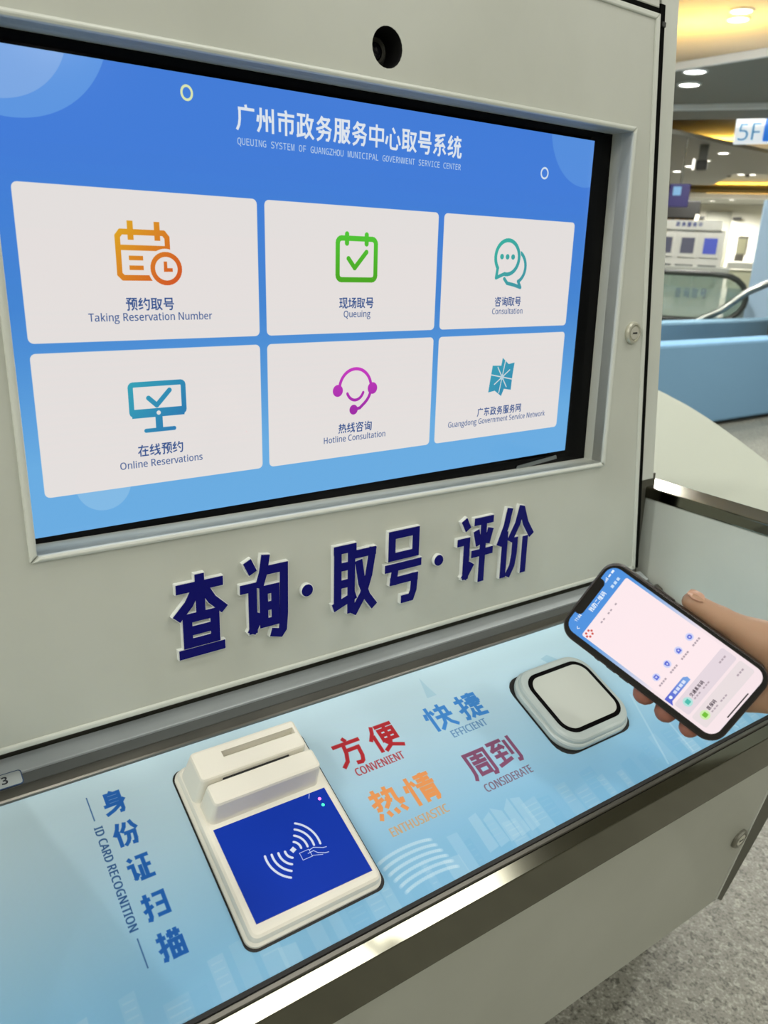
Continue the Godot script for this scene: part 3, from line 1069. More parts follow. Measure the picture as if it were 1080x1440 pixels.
	part("ledge", st, mats["ledge"], kiosk, WORLD, K)
	st = begin()
	box(st, Vector3(-0.15, -0.0062, -0.0135), Vector3(0.90, -0.0035, 0.0035), 0.0, CF)
	part("ledge_low_strip", st, mat("ledge_low_strip", rgb8(88, 92, 90), 0.4), kiosk, WORLD, K)  # darker lower strip of the ledge
	st = begin()
	bar(st, PackedVector2Array([Vector2(0.0020, -0.006), Vector2(0.0020, 0.0030), Vector2(0.0035, 0.0042), Vector2(0.0135, 0.0042), Vector2(0.0152, 0.0030), Vector2(0.0160, -0.006)]), -0.15, 0.90, CF)
	part("back_rail", st, mats["rail"], kiosk, WORLD, K)
	st = begin()
	box(st, Vector3(-0.15, -0.0062, 0.0162), Vector3(0.90, -0.0004, 0.2545), 0.0, CF)
	var board := part("sheet_board", st, mat("sheet_edge", rgb8(120, 150, 170), 0.5), kiosk, WORLD, K)
	st = begin()
	quad_uv(st, Vector3(-0.130, 0, 0.0155), Vector3(0.892, 0, 0.0155), Vector3(0.892, 0, 0.2545), Vector3(-0.130, 0, 0.2545))
	part("printed_sheet", st, mats["sheet"], board, CF, WORLD, "glossy pale blue printed sheet with Chinese lettering")
	st = begin()
	box(st, Vector3(-0.15, -0.006, 0.2535), Vector3(0.90, 0.0016, 0.2577), 0.0006, CF)
	part("gasket", st, mat("rubber", rgb8(12, 12, 12), 0.5), kiosk, WORLD, K)
	st = begin()
	bar(st, PackedVector2Array([Vector2(0.2577, -0.01), Vector2(0.2577, 0.0006), Vector2(0.2590, 0.0018), Vector2(0.2625, 0.0018), Vector2(0.2636, 0.0004), Vector2(0.2636, -0.01)]), -0.15, 0.90, CF)
	part("inner_rail", st, mats["rail"], kiosk, WORLD, K)
	st = begin()
	bar(st, PackedVector2Array([Vector2(0.2640, -0.012), Vector2(0.2640, -0.0004), Vector2(0.2648, 0.0004), Vector2(0.2785, -0.0003), Vector2(0.2795, -0.0013), Vector2(0.2976, -0.0470), Vector2(0.2880, -0.0506), Vector2(0.270, -0.0490)]), -0.15, 0.90, CF)
	part("front_rail", st, chrome, kiosk, WORLD, K, "polished steel edge of the console")
	# numbered sticker on the ledge
	st = begin()
	slab(st, rrect(-0.120, 0.0005, -0.0365, 0.0165, 0.003, 4), 0.0, 0.0004, 0.0, CF * Transform3D(FLAT, Vector3(0, 0.0002, 0)))
	var sticker := part("sticker", st, mat("sticker_rim", rgb8(60, 84, 120), 0.5), kiosk, WORLD, K)
	st = begin()
	slab(st, rrect(-0.1190, 0.0015, -0.0375, 0.0155, 0.0024, 4), 0.0, 0.0004, 0.0, CF * Transform3D(FLAT, Vector3(0, 0.0005, 0)))
	part("sticker_face", st, mat("sticker_white", rgb8(176, 184, 184), 0.5), sticker, WORLD, WORLD)
	var digits := TextMesh.new()
	digits.text = "3"
	digits.font = sans(700)
	digits.font_size = 48
	digits.pixel_size = 0.011 / 48.0
	digits.depth = 0.0003
	digits.material = mat("sticker_ink", rgb8(40, 44, 52), 0.6)
	put("sticker_text", digits, sticker, CF * Transform3D(Basis(Vector3(1, 0, 0), Vector3(0, 0, -1), Vector3(0, 1, 0)), Vector3(-0.0520, 0.0010, -0.0085)), WORLD)

	# apron under the console
	var x := Vector3(E1.x, 0, E1.z).normalized()
	var out := Vector3(-x.z, 0, x.x)
	var lean := deg_to_rad(8.0)
	var z := out * cos(lean) - Vector3.UP * sin(lean)
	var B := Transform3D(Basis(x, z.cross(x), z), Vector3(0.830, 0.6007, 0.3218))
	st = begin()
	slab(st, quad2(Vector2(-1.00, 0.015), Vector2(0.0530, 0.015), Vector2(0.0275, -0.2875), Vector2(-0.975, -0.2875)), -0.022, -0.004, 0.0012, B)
	part("apron", st, mats["paint_apron_shaded"], kiosk, WORLD, K)
	st = begin()
	slab(st, quad2(Vector2(0.0555, 0.015), Vector2(0.0580, 0.015), Vector2(0.0325, -0.2860), Vector2(0.0300, -0.2860)), -0.022, -0.003, 0.0, B)
	part("apron_trim", st, mats["paint_edge"], kiosk, WORLD, K)
	st = begin()
	slab(st, quad2(Vector2(0.0595, 0.05), Vector2(0.165, 0.05), Vector2(0.074, -0.323), Vector2(0.0335, -0.2890)), -0.060, -0.010, 0.0015, B)
	part("apron_post", st, mat("dark_post", rgb8(74, 74, 62), 0.45, 0.2), kiosk, WORLD, K)
	st = begin()
	slab(st, quad2(Vector2(-1.0065, 0.05), Vector2(-1.09, 0.05), Vector2(-1.02, -0.323), Vector2(-0.981, -0.2890)), -0.060, -0.010, 0.0015, B)
	part("apron_post", st, mat("dark_post", rgb8(74, 74, 62), 0.45, 0.2), kiosk, WORLD, K)
	make_lock("apron_lock", kiosk, K, B * Transform3D(Basis.IDENTITY, Vector3(0.0150, -0.146, -0.004)), 0.0160)
	st = begin()
	box(st, Vector3(0.12, 0, -0.44), Vector3(0.64, 0.70, -0.22), 0.004)
	part("pedestal", st, mat("pedestal", rgb8(150, 152, 144), 0.5), kiosk, WORLD, K)

	# cheek walls with steel caps
	for s: Array in [[0.907, 0.957, 0.9045, 0.9610], [-0.213, -0.163, -0.217, -0.1605]]:
		st = begin()
		box(st, Vector3(s[0], 0.56, -0.30), Vector3(s[1], 0.8865, 0.355), 0.002)
		part("cheek_wall", st, mats["paint_cheek"], kiosk, WORLD, K)
		st = begin()
		box(st, Vector3(s[2], 0.8860, -0.31), Vector3(s[3], 0.9045, 0.362), 0.0016)
		part("cheek_cap", st, chrome, kiosk, WORLD, K)


func shiny(called: String, color: Color, rough: float, specular: float) -> StandardMaterial3D:
	var m := mat(called, color, rough)
	m.metallic_specular = specular
	return m


func sans(weight: int) -> SystemFont:
	font_rid("Droid Sans", weight)
	return fonts["Droid Sans" + str(weight)]


func make_lock(called: String, owner_: Node3D, K: Transform3D, f: Transform3D, r: float) -> void:
	var st := begin()
	lathe(st, PackedVector2Array([Vector2(r, 0.0), Vector2(r, 0.003), Vector2(r * 0.9, 0.0052), Vector2(r * 0.72, 0.0055), Vector2(r * 0.66, 0.0035), Vector2(0, 0.0035)]), 36, f)
	var rim := part(called, st, mat("lock_rim_dark", rgb8(112, 112, 100), 0.35, 0.4) if called == "apron_lock" else mats["lock_rim"], owner_, WORLD, K)  # darker rim on the apron lock
	st = begin()
	lathe(st, PackedVector2Array([Vector2(r * 0.60, 0.003), Vector2(r * 0.58, 0.0052), Vector2(0, 0.0055)]), 32, f)
	part("lock_barrel", st, mats["lock_barrel"], rim, WORLD, WORLD)
	st = begin()
	box(st, Vector3(-r * 0.30, -r * 0.07, 0.004), Vector3(r * 0.30, r * 0.07, 0.0058), 0.0, f)
	part("keyhole", st, mat("black_void", rgb8(14, 14, 15), 0.6), rim, WORLD, WORLD)


func build_reader() -> void:
	var f := CF * Transform3D(Basis.IDENTITY, Vector3(0.160, 0.0, 0.135))
	var g := CF
	var t := thing("card_reader", "cream plastic identity card reader with a bright blue pad, sunk in the console", "card reader", f)
	var cream: Material = mats["cream"]
	var st := begin()
	plan(st, ccw(rrect(0.0880, 0.0405, 0.2335, 0.2305, 0.011)), -0.002, 0.0005, 0.0, g)
	part("cutout_edge", st, mat("rubber", rgb8(12, 12, 12), 0.5), t, WORLD, f)
	st = begin()
	var base := PackedVector2Array()
	for v in rrect(0.0895, -0.2282, 0.2305, -0.0420, 0.011, 8):
		base.append(v)
	loft(st, base, [[0.0, 0.0], [0.0035, 0.0], [0.0060, 0.0022], [0.0085, 0.0026], [0.0118, 0.0036], [0.0136, 0.0058], [0.0140, 0.0078]], g * Transform3D(FLAT, Vector3.ZERO), true)
	part("base", st, cream, t, WORLD, f)
	st = begin()
	slab(st, quad2(Vector2(0.1000, -0.1195), Vector2(0.2190, -0.1205), Vector2(0.2200, -0.2155), Vector2(0.1008, -0.2140)), 0.0135, 0.0149, 0.0004, g * Transform3D(FLAT, Vector3.ZERO))
	var pad := part("blue_pad", st, mat("pad_edge", rgb8(28, 62, 170), 0.4), t, WORLD, f, "bright blue touch pad")
	st = begin()
	quad_uv(st, Vector3(0.1003, 0.01495, 0.1198), Vector3(0.2187, 0.01495, 0.1208), Vector3(0.2197, 0.01495, 0.2152), Vector3(0.1011, 0.01495, 0.2137))
	part("pad_print", st, mats["pad"], pad, g, WORLD, "white wave and card symbol on blue")
	var lamps := [[0.2085, 0.1300, "lamp_pink", rgb8(255, 120, 220)], [0.2086, 0.1372, "lamp_green", rgb8(60, 240, 170)]]
	for e: Array in lamps:
		st = begin()
		lathe(st, PackedVector2Array([Vector2(0.0017, 0.0), Vector2(0.0013, 0.0006), Vector2(0, 0.0008)]), 14, g * Transform3D(FLAT, Vector3(e[0], 0.0149, e[1])))
		part("indicator_light", st, glowing(e[2], e[3], 1.6), pad, WORLD, WORLD)
	# two ridges with the card slots
	st = begin()
	var rear := rrect(0.0945, -0.0895, 0.2135, -0.0500, 0.0075, 6)
	var upright := g * Transform3D(FLAT, Vector3.ZERO)
	loft(st, rear, [[0.010, -0.001], [0.018, 0.0004], [0.0440, 0.0034], [0.0462, 0.0044], [0.0470, 0.0064]], upright, true, true, false)
	var cap := inset(rear, 0.0064)
	var gx := [0.1270, 0.2050]
	var gy := [-0.0695, -0.0625]
	for k: Array in [[0.0, gx[0], -1.0, 1.0], [gx[1], 1.0, -1.0, 1.0], [gx[0], gx[1], -1.0, gy[0]], [gx[0], gx[1], gy[1], 1.0]]:
		for r in Geometry2D.intersect_polygons(scaled(cap, 1000.0), scaled(PackedVector2Array([Vector2(k[0], k[2]), Vector2(k[1], k[2]), Vector2(k[1], k[3]), Vector2(k[0], k[3])]), 1000.0)):
			r = ccw(r)
			var tr := Geometry2D.triangulate_polygon(r)
			for i in range(0, tr.size(), 3):
				for n: int in [0, 2, 1]:
					st.add_vertex(upright * Vector3(r[tr[i + n]].x / 1000.0, r[tr[i + n]].y / 1000.0, 0.0470))
	var c4 := [Vector2(gx[0], gy[0]), Vector2(gx[1], gy[0]), Vector2(gx[1], gy[1]), Vector2(gx[0], gy[1])]
	for i in 4:
		var p: Vector2 = c4[i]
		var q: Vector2 = c4[(i + 1) % 4]
		quad(st, upright * Vector3(q.x, q.y, 0.036), upright * Vector3(q.x, q.y, 0.047), upright * Vector3(p.x, p.y, 0.047), upright * Vector3(p.x, p.y, 0.036))
	quad(st, upright * Vector3(gx[0], gy[0], 0.040), upright * Vector3(gx[0], gy[1], 0.036), upright * Vector3(gx[1], gy[1], 0.036), upright * Vector3(gx[1], gy[0], 0.040))
	part("slot_ridge", st, cream, t, WORLD, f)
	st = begin()
	box(st, Vector3(0.1280, 0.036, 0.0675), Vector3(0.2040, 0.0405, 0.0692), 0.0, g)
	part("slot_shade", st, mat("black_void", rgb8(14, 14, 15), 0.6), t, WORLD, f)  # dark bar painted as the shadow line inside the groove
	st = begin()
	var fore := rrect(0.0985, -0.1145, 0.2172, -0.0862, 0.0072, 6)
	loft(st, fore, [[0.010, -0.0012], [0.017, 0.0004], [0.0400, 0.0026], [0.0424, 0.0036], [0.0432, 0.0056]], g * Transform3D(FLAT, Vector3.ZERO), true)
	part("slot_ridge", st, cream, t, WORLD, f)
	st = begin()
	box(st, Vector3(0.1200, 0.012, 0.0855), Vector3(0.1900, 0.0405, 0.0895), 0.0, g)
	part("slot_shade", st, mat("black_void", rgb8(14, 14, 15), 0.6), t, WORLD, f)  # dark bar standing for the shade between the ridges


func scaled(p: PackedVector2Array, k: float) -> PackedVector2Array:
	var r := PackedVector2Array()
	for v in p:
		r.append(v * k)
	return r


func pad_picture() -> ImageTexture:
	var im := Image.create_empty(480, 384, false, Image.FORMAT_RGB8)
	im.fill(rgb8(16, 54, 172))
	var w := Ink.new(rgb8(214, 224, 244))
	var c := Vector2(240, 190)
	for k in 4:
		var r := 32.0 + 26.0 * k
		for s: float in [-0.43, PI - 0.43]:
			arc(im, c, Vector2(r, r), s - 0.60, s + 0.60, 9.0, w, 18)
	stroke(im, c + Vector2(-9, 4), c + Vector2(9, -4), 18.0, w)
	var thin := Ink.new(Color(0.85, 0.9, 0.98, 0.9))
	line(im, PackedVector2Array([c + Vector2(16, 22), c + Vector2(56, 22), c + Vector2(56, 52), c + Vector2(16, 52), c + Vector2(16, 22)]), 2.4, thin)
	line(im, PackedVector2Array([c + Vector2(56, 26), c + Vector2(76, 22), c + Vector2(110, 38), c + Vector2(124, 40)]), 3.0, thin)
	line(im, PackedVector2Array([c + Vector2(46, 36), c + Vector2(70, 34), c + Vector2(82, 48), c + Vector2(108, 60), c + Vector2(122, 62)]), 3.0, thin)
	line(im, PackedVector2Array([c + Vector2(58, 50), c + Vector2(78, 56), c + Vector2(96, 62)]), 2.4, thin)
	stroke(im, Vector2(398, 20), Vector2(410, 2), 3.0, thin)
	im.generate_mipmaps()
	return ImageTexture.create_from_image(im)


func build_scanner() -> void:
	var f := CF * Transform3D(Basis.IDENTITY, Vector3(0.577, 0.0, 0.131))
	var flat := CF * Transform3D(FLAT, Vector3.ZERO)
	var t := thing("code_scanner", "rounded grey code scanner with a black-rimmed pale glass window, sunk in the console", "scanner", f)
	var st := begin()
	slab(st, rrect(0.5115, -0.1915, 0.6430, -0.0702, 0.023, 5), -0.002, 0.0005, 0.0, flat)
	part("cutout_edge", st, mat("rubber", rgb8(12, 12, 12), 0.5), t, WORLD, f)
	st = begin()
	loft(st, rrect(0.5130, -0.1905, 0.6410, -0.0710, 0.032, 10), [[0.0, 0.001], [0.003, 0.0], [0.0075, 0.0], [0.0090, 0.0014], [0.0096, 0.0040]], flat, true)
	part("base", st, mats["scanner_grey"], t, WORLD, f)
	st = begin()
	loft(st, rrect(0.5160, -0.1880, 0.6400, -0.0725, 0.031, 10), [[0.008, 0.0], [0.0130, 0.0008], [0.0152, 0.0024], [0.0162, 0.0052]], flat, true)
	part("cover", st, mats["scanner_grey"], t, WORLD, f)
	st = begin()
	slab(st, rrect(0.5255, -0.1760, 0.6318, -0.0838, 0.022, 8), 0.016, 0.01665, 0.0, flat)
	part("window_rim", st, shiny("window_rim", rgb8(8, 8, 9), 0.3, 0.15), t, WORLD, f)
	st = begin()
	slab(st, rrect(0.5312, -0.1705, 0.6262, -0.0895, 0.017, 8), 0.0162, 0.01695, 0.0, flat)
	part("window_glass", st, mats["window_glass"], t, WORLD, f)


# ---------------------------------------------------------------- phone and hand (phone frame: x right, y down the phone, z away from the visitor, millimetres)
func phone_frame() -> Transform3D:
	var x := Vector3(0.42281701, 0.86449445, 0.2717998)
	var y := Vector3(0.38088571, -0.44168029, 0.81230819)
	return Transform3D(Basis(x, y, x.cross(y)).orthonormalized(), Vector3(0.35412, 0.96626, 0.42673))


func poly_uv(st: SurfaceTool, p: PackedVector2Array, z: float, r: Rect2) -> void:
	var t := Geometry2D.triangulate_polygon(p)
	for v in t:
		st.set_uv((p[v] - r.position) / r.size)
		st.add_vertex(Vector3(p[v].x, p[v].y, z))


func build_phone() -> void:
	var f := phone_frame()
	var t := thing("phone", "dark-cased smartphone with a lit pink and blue page, held over the code scanner", "phone", f)
	var st := begin()
	loft(st, rrect(-0.0372, -0.0708, 0.0350, 0.0726, 0.0138, 8), [[-0.0012, 0.0016], [-0.0009, 0.0004], [0.0002, 0.0], [0.0078, 0.0], [0.0092, 0.0010], [0.0098, 0.0028]], Transform3D.IDENTITY, true)
	part("case", st, mats["case"], t, f, f)
	st = begin()
	slab(st, rrect(-0.0354, -0.0695, 0.0338, 0.0710, 0.0120, 8), -0.0014, 0.004)
	part("front_glass", st, mat("phone_glass", rgb8(7, 7, 9), 0.08), t, f, f)
	st = begin()
	var p := rrect(-0.0312, -0.0675, 0.0312, 0.0675, 0.0085, 6)
	var notch := ccw(rrect(-0.0168, -0.080, 0.0168, -0.0622, 0.0038, 5))
	var clipped := Geometry2D.clip_polygons(p, notch)
	poly_uv(st, clipped[0], -0.00145, Rect2(-0.0312, -0.0675, 0.0624, 0.135))
	part("phone_display", st, mats["phone_lit"], t, f, f, "lit display with a blue head and pale pink page")
	for e: Array in [[0.0349, -0.0325, -0.0140], [-0.0371, -0.0350, -0.0300], [-0.0371, -0.0240, -0.0150], [-0.0371, -0.0120, -0.0030]]:
		st = begin()
		box(st, Vector3(e[0] - 0.0012, e[1], 0.0022), Vector3(e[0] + 0.0012, e[2], 0.0052), 0.0006)
		part("side_button", st, mat("button_dark", rgb8(44, 38, 34), 0.35, 0.4), t, f, f)


const BONES := [   # palm first: from, to, radii
	[46, 102, 34, 35, 22, 30, 16, 10.5], [45, 105, 37, 28, 38, 33, 16, 11.5], [38, 108, 39, 20, 56, 35, 16, 12], [29, 108, 38, 8, 76, 35, 17, 13], [51, 102, 30, 48, 54, 20, 17, 13],
	[44, 128, 36, 190, 300, -40, 23, 37], [54, 122, 34, 196, 290, -46, 20, 34],
]
const DIGITS := [
	[[47, 52, 20, 12.6], [42.8, 20, 14.5, 9.4], [41.2, -3.5, 11.5, 7.7]],
	[[35, 22, 30, 10.5], [8, -10, 31, 9.0], [-6, -28, 25, 8.0], [-14, -41, 18.5, 7.3]],
	[[28, 38, 33, 10.5], [-6, 28, 35, 9.2], [-29, 18, 28, 9.2], [-39.8, 12.5, 16.5, 9.2]],
	[[20, 56, 35, 10.5], [-10, 46, 37, 9.0], [-31, 37, 29, 9.0], [-41.0, 33, 17, 9.0]],
	[[8, 76, 35, 10.5], [-13, 65, 37, 8.2], [-29, 57.5, 30, 8.2], [-40.0, 53.5, 17.5, 8.2]],
]


func capsule(p: Vector3, a: Vector3, b: Vector3, ra: float, rb: float) -> float:
	var t := b - a
	var k := clampf((p - a).dot(t) / t.length_squared(), 0.0, 1.0)
	return (p - a - t * k).length() - lerpf(ra, rb, k)


func smin(a: float, b: float, k: float) -> float:
	var h := maxf(k - absf(a - b), 0.0) / k
	return minf(a, b) - h * h * k * 0.25


var bone_a: Array[Vector3] = []
var bone_b: Array[Vector3] = []
var bone_r: Array[Vector2] = []
var bone_set: Array[int] = []
var palm_k := 14.0


func flesh(p: Vector3) -> float:
	var palm := 1e4
	var fingers := 1e4
	var one := 1e4
	var last := -1
	for i in bone_a.size():
		var d := capsule(p, bone_a[i], bone_b[i], bone_r[i].x, bone_r[i].y)
		var s := bone_set[i]
		if s < 0:
			palm = smin(palm, d, palm_k)
		else:
			if s != last:
				fingers = smin(fingers, one, 1.5)
				one = 1e4
				last = s
			one = smin(one, d, 3.0)
	fingers = smin(fingers, one, 1.5)
	return smin(palm, fingers, 9.0)


# Surface nets over the field of the bones now set: [vertices, indices].
func surface(o: Vector3, nx: int, ny: int, nz: int, c: float) -> Array:
	var grid := PackedFloat32Array()
	grid.resize(nx * ny * nz)
	grid.fill(99.0)
	var reach := c * 4.0 * 0.87 + 8.0
	var blocks: Array[Vector3i] = []
	for bz in range(0, nz - 1, 4):
		for by in range(0, ny - 1, 4):
			for bx in range(0, nx - 1, 4):
				var d := flesh(o + Vector3(bx + 2, by + 2, bz + 2) * c)
				if absf(d) < reach:
					blocks.append(Vector3i(bx, by, bz))
				elif d < 0.0:
					for z in range(bz, mini(bz + 4, nz)):
						for y in range(by, mini(by + 4, ny)):
							for x in range(bx, mini(bx + 4, nx)):
								grid[(z * ny + y) * nx + x] = d
	for b in blocks:
		for z in range(b.z, mini(b.z + 4, nz)):
			for y in range(b.y, mini(b.y + 4, ny)):
				for x in range(b.x, mini(b.x + 4, nx)):
					grid[(z * ny + y) * nx + x] = flesh(o + Vector3(x, y, z) * c)
	var index := {}
	var verts: PackedVector3Array = []
	var steps := [0, 1, nx, nx + 1, nx * ny, nx * ny + 1, nx * ny + nx, nx * ny + nx + 1]
	var offs := [Vector3(0, 0, 0), Vector3(1, 0, 0), Vector3(0, 1, 0), Vector3(1, 1, 0), Vector3(0, 0, 1), Vector3(1, 0, 1), Vector3(0, 1, 1), Vector3(1, 1, 1)]
	var edges := [[0, 1], [2, 3], [4, 5], [6, 7], [0, 2], [1, 3], [4, 6], [5, 7], [0, 4], [1, 5], [2, 6], [3, 7]]
	for z in nz - 1:
		for y in ny - 1:
			for x in nx - 1:
				var at := (z * ny + y) * nx + x
				var mask := 0
				for k in 8:
					if grid[at + steps[k]] < 0.0:
						mask |= 1 << k
				if mask == 0 or mask == 255:
					continue
				var sum := Vector3.ZERO
				var n := 0
				for e: Array in edges:
					var u: float = grid[at + steps[e[0]]]
					var v: float = grid[at + steps[e[1]]]
					if (u < 0.0) != (v < 0.0):
						sum += (offs[e[0]] as Vector3).lerp(offs[e[1]], u / (u - v))
						n += 1
				index[at] = verts.size()
				verts.append(o + (Vector3(x, y, z) + sum / n) * c)
	var idx: PackedInt32Array = []
	var dirs := [[1, nx, nx * ny], [nx, nx * ny, 1], [nx * ny, 1, nx]]
	for at: int in index:
		for d: Array in dirs:
			var u := grid[at]
			var v := grid[at + d[0]]
			if (u < 0.0) == (v < 0.0):
				continue
			var q := [at, at - d[1], at - d[1] - d[2], at - d[2]]
			if not (index.has(q[1]) and index.has(q[2]) and index.has(q[3])):
				continue
			var i0: int = index[q[0]]
			var i1: int = index[q[1]]
			var i2: int = index[q[2]]
			var i3: int = index[q[3]]
			if u < 0.0:
				idx.append_array([i0, i2, i1, i0, i3, i2])
			else:
				idx.append_array([i0, i1, i2, i0, i2, i3])
	return [verts, idx]


func build_hand() -> void:
	var f := phone_frame()
	for b: Array in BONES:
		bone_a.append(Vector3(b[0], b[1], b[2]))
		bone_b.append(Vector3(b[3], b[4], b[5]))
		bone_r.append(Vector2(b[6], b[7]))
		bone_set.append(-1)
	for d in DIGITS.size():
		for i in DIGITS[d].size() - 1:
			var u: Array = DIGITS[d][i]
			var v: Array = DIGITS[d][i + 1]
			bone_a.append(Vector3(u[0], u[1], u[2]))
			bone_b.append(Vector3(v[0], v[1], v[2]))
			bone_r.append(Vector2(u[3], v[3]))
			bone_set.append(d)
	var made := surface(Vector3(-60, -62, -96), 108, 148, 66, 2.75)
	var verts: PackedVector3Array = made[0]
	var idx: PackedInt32Array = made[1]
	var norms := PackedVector3Array()
	var cols := PackedColorArray()
	var skin := rgb8(164, 130, 103).srgb_to_linear()
	var rosy := rgb8(140, 88, 76).srgb_to_linear()
	for i in verts.size():
		var v := verts[i]
		var e := 0.6
		var g := Vector3(flesh(v + Vector3(e, 0, 0)) - flesh(v - Vector3(e, 0, 0)), flesh(v + Vector3(0, e, 0)) - flesh(v - Vector3(0, e, 0)), flesh(v + Vector3(0, 0, e)) - flesh(v - Vector3(0, 0, e))).normalized()
		norms.append(g)
		var tip := 0.0
		for k in range(1, 5):
			var w: Array = DIGITS[k][-1]
			tip = maxf(tip, 1.0 - v.distance_to(Vector3(w[0], w[1], w[2])) / 26.0)
		cols.append(skin.lerp(rosy, clampf(tip * 1.5, 0.0, 0.85)))
		verts[i] = v * 0.001
	var arrays := []
	arrays.resize(Mesh.ARRAY_MAX)
	arrays[Mesh.ARRAY_VERTEX] = verts
	arrays[Mesh.ARRAY_NORMAL] = norms
	arrays[Mesh.ARRAY_COLOR] = cols
	arrays[Mesh.ARRAY_INDEX] = idx
	var mesh := ArrayMesh.new()
	mesh.add_surface_from_arrays(Mesh.PRIMITIVE_TRIANGLES, arrays)
	mesh.surface_set_material(0, mats["skin"])
	var at_ := f * Transform3D(Basis.IDENTITY, Vector3(0.045, 0.110, 0.035))
	var t := thing("person", "bare right hand of a person gripping the dark phone, thumb along its upper edge", "person", at_)
	put("hand", mesh, t, f, at_)
	# thumb nail
	var st := begin()
	var n0 := Vector3(46.2, -4.0, 7.4) * 0.001
	var up := Vector3(0.80, -0.12, -0.58).normalized()
	var along := Vector3(-0.06, -1.0, -0.10)
	along = (along - up * along.dot(up)).normalized()
	var nf := Transform3D(Basis(up.cross(along).normalized(), along, -up).orthonormalized(), n0 + up * 0.0004)
	nf.basis.z = nf.basis.x.cross(nf.basis.y)
	var rows := []
	for i in 7:
		var row := []
		for j in 9:
			var u := (j / 8.0 - 0.5) * 2.0
			var v := (i / 6.0 - 0.5) * 2.0
			var wd := 0.0050 * sqrt(maxf(0.05, 1.0 - 0.55 * pow(absf(v), 4.0)))
			row.append(nf * Vector3(u * wd, v * 0.0068 - absf(u) * absf(u) * 0.0014 * signf(v), -signf(nf.basis.z.dot(-up)) * 0.0019 * u * u + 0.0))
		rows.append(row)
	st.set_smooth_group(3)
	for i in 6:
		for j in 8:
			quad(st, rows[i][j], rows[i + 1][j], rows[i + 1][j + 1], rows[i][j + 1])
	part("thumb_nail", st, mats["nail"], t, f, at_)
	# dark sleeve pushed up towards the elbow, outside the picture
	st = begin()
	tube(st, PackedVector3Array([f * (Vector3(146, 240, -10) * 0.001), f * (Vector3(150, 245, -12) * 0.001), f * (Vector3(176, 278, -30) * 0.001), f * (Vector3(200, 308, -48) * 0.001), f * (Vector3(216, 326, -58) * 0.001)]), 0.047, 20)
	part("sleeve", st, mat("jacket", rgb8(52, 54, 60), 0.85), t, WORLD, at_)


# ---------------------------------------------------------------- the hall
func build_island() -> void:
	var c := Curve2D.new()
	var pts := [Vector2(0.966, 0.40), Vector2(1.30, 0.13), Vector2(1.556, -0.129), Vector2(1.812, -0.41), Vector2(2.004, -0.65), Vector2(2.16, -0.90), Vector2(2.38, -1.45), Vector2(2.36, -2.3), Vector2(1.75, -3.0), Vector2(0.5, -3.3), Vector2(-0.8, -3.0), Vector2(-1.5, -2.2), Vector2(-1.6, -1.2), Vector2(-1.2, -0.4), Vector2(-0.70, 0.10), Vector2(-0.222, 0.40)]
	for i in pts.size():
		var t: Vector2 = (pts[mini(i + 1, pts.size() - 1)] - pts[maxi(i - 1, 0)]) / 6.0
		c.add_point(pts[i], -t, t)
	c.bake_interval = 0.06
	var p := c.get_baked_points()
	p.append(Vector2(-0.222, -0.50))
	p.append(Vector2(0.966, -0.50))
	var at := Transform3D(Basis.IDENTITY, Vector3(0.4, 0, -1.5))
	var t := thing("island_counter", "large rounded white counter top curving away behind the grey kiosk", "counter", at)
	var q := PackedVector2Array()
	for v in p:
		q.append(Vector2(v.x, -v.y))
	ccw(q)
	var st := begin()
	loft(st, q, [[0.775, 0.030], [0.785, 0.010], [0.80, 0.0], [0.815, 0.0], [0.830, 0.006], [0.838, 0.018], [0.840, 0.034]], Transform3D(FLAT, Vector3.ZERO), true)
	part("counter_top", st, mats["solid_white"], t, WORLD, at)
	st = begin()
	box(st, Vector3(0.968, 0.78, -0.29), Vector3(0.994, 0.872, 0.36), 0.006)
	part("upstand", st, mats["solid_white"], t, WORLD, at)
	st = begin()
	plan(st, inset2(p, 0.16), 0.0, 0.776, 0.0)
	part("counter_body", st, mat("counter_body", rgb8(186, 190, 184), 0.5), t, WORLD, at)


func inset2(p: PackedVector2Array, by: float) -> PackedVector2Array:
	var r := Geometry2D.offset_polygon(p, -by, Geometry2D.JOIN_ROUND)
	return r[0]


func build_sofa(label: String, mid: Vector2, length: float, m: Material) -> void:   # mid: r, d of the middle of its back's foot
	var v := (HR * 0.55 + HF * 0.83).normalized()
	var n := v.cross(Vector3.UP)
	var at := Transform3D(Basis(v, Vector3.UP, n), hall(mid.x, 0, mid.y))
	var t := thing("sofa", label, "sofa", at, "blue sofas in the hall")
	var h := length / 2.0
	var st := begin()
	box(st, Vector3(-h, 0.03, -0.22), Vector3(h, 0.655, 0.0), 0.022)
	part("backrest", st, m, t, at, at)
	st = begin()
	box(st, Vector3(-h, 0.03, -0.86), Vector3(h, 0.30, -0.215), 0.02)
	part("seat_base", st, m, t, at, at)
	var k := int(length / 0.75)
	for i in k:
		st = begin()
		box(st, Vector3(-h + i * length / k + 0.004, 0.295, -0.87), Vector3(-h + (i + 1) * length / k - 0.004, 0.42, -0.225), 0.03)
		part("seat_cushion", st, m, t, at, at)
	for s: float in [-1.0, 1.0]:
		st = begin()
		box(st, Vector3(s * (h - 0.05) - 0.06, 0.0, -0.80), Vector3(s * (h - 0.05) + 0.06, 0.035, -0.06))
		part("foot", st, mat("sofa_foot", rgb8(44, 46, 50), 0.6), t, at, at)


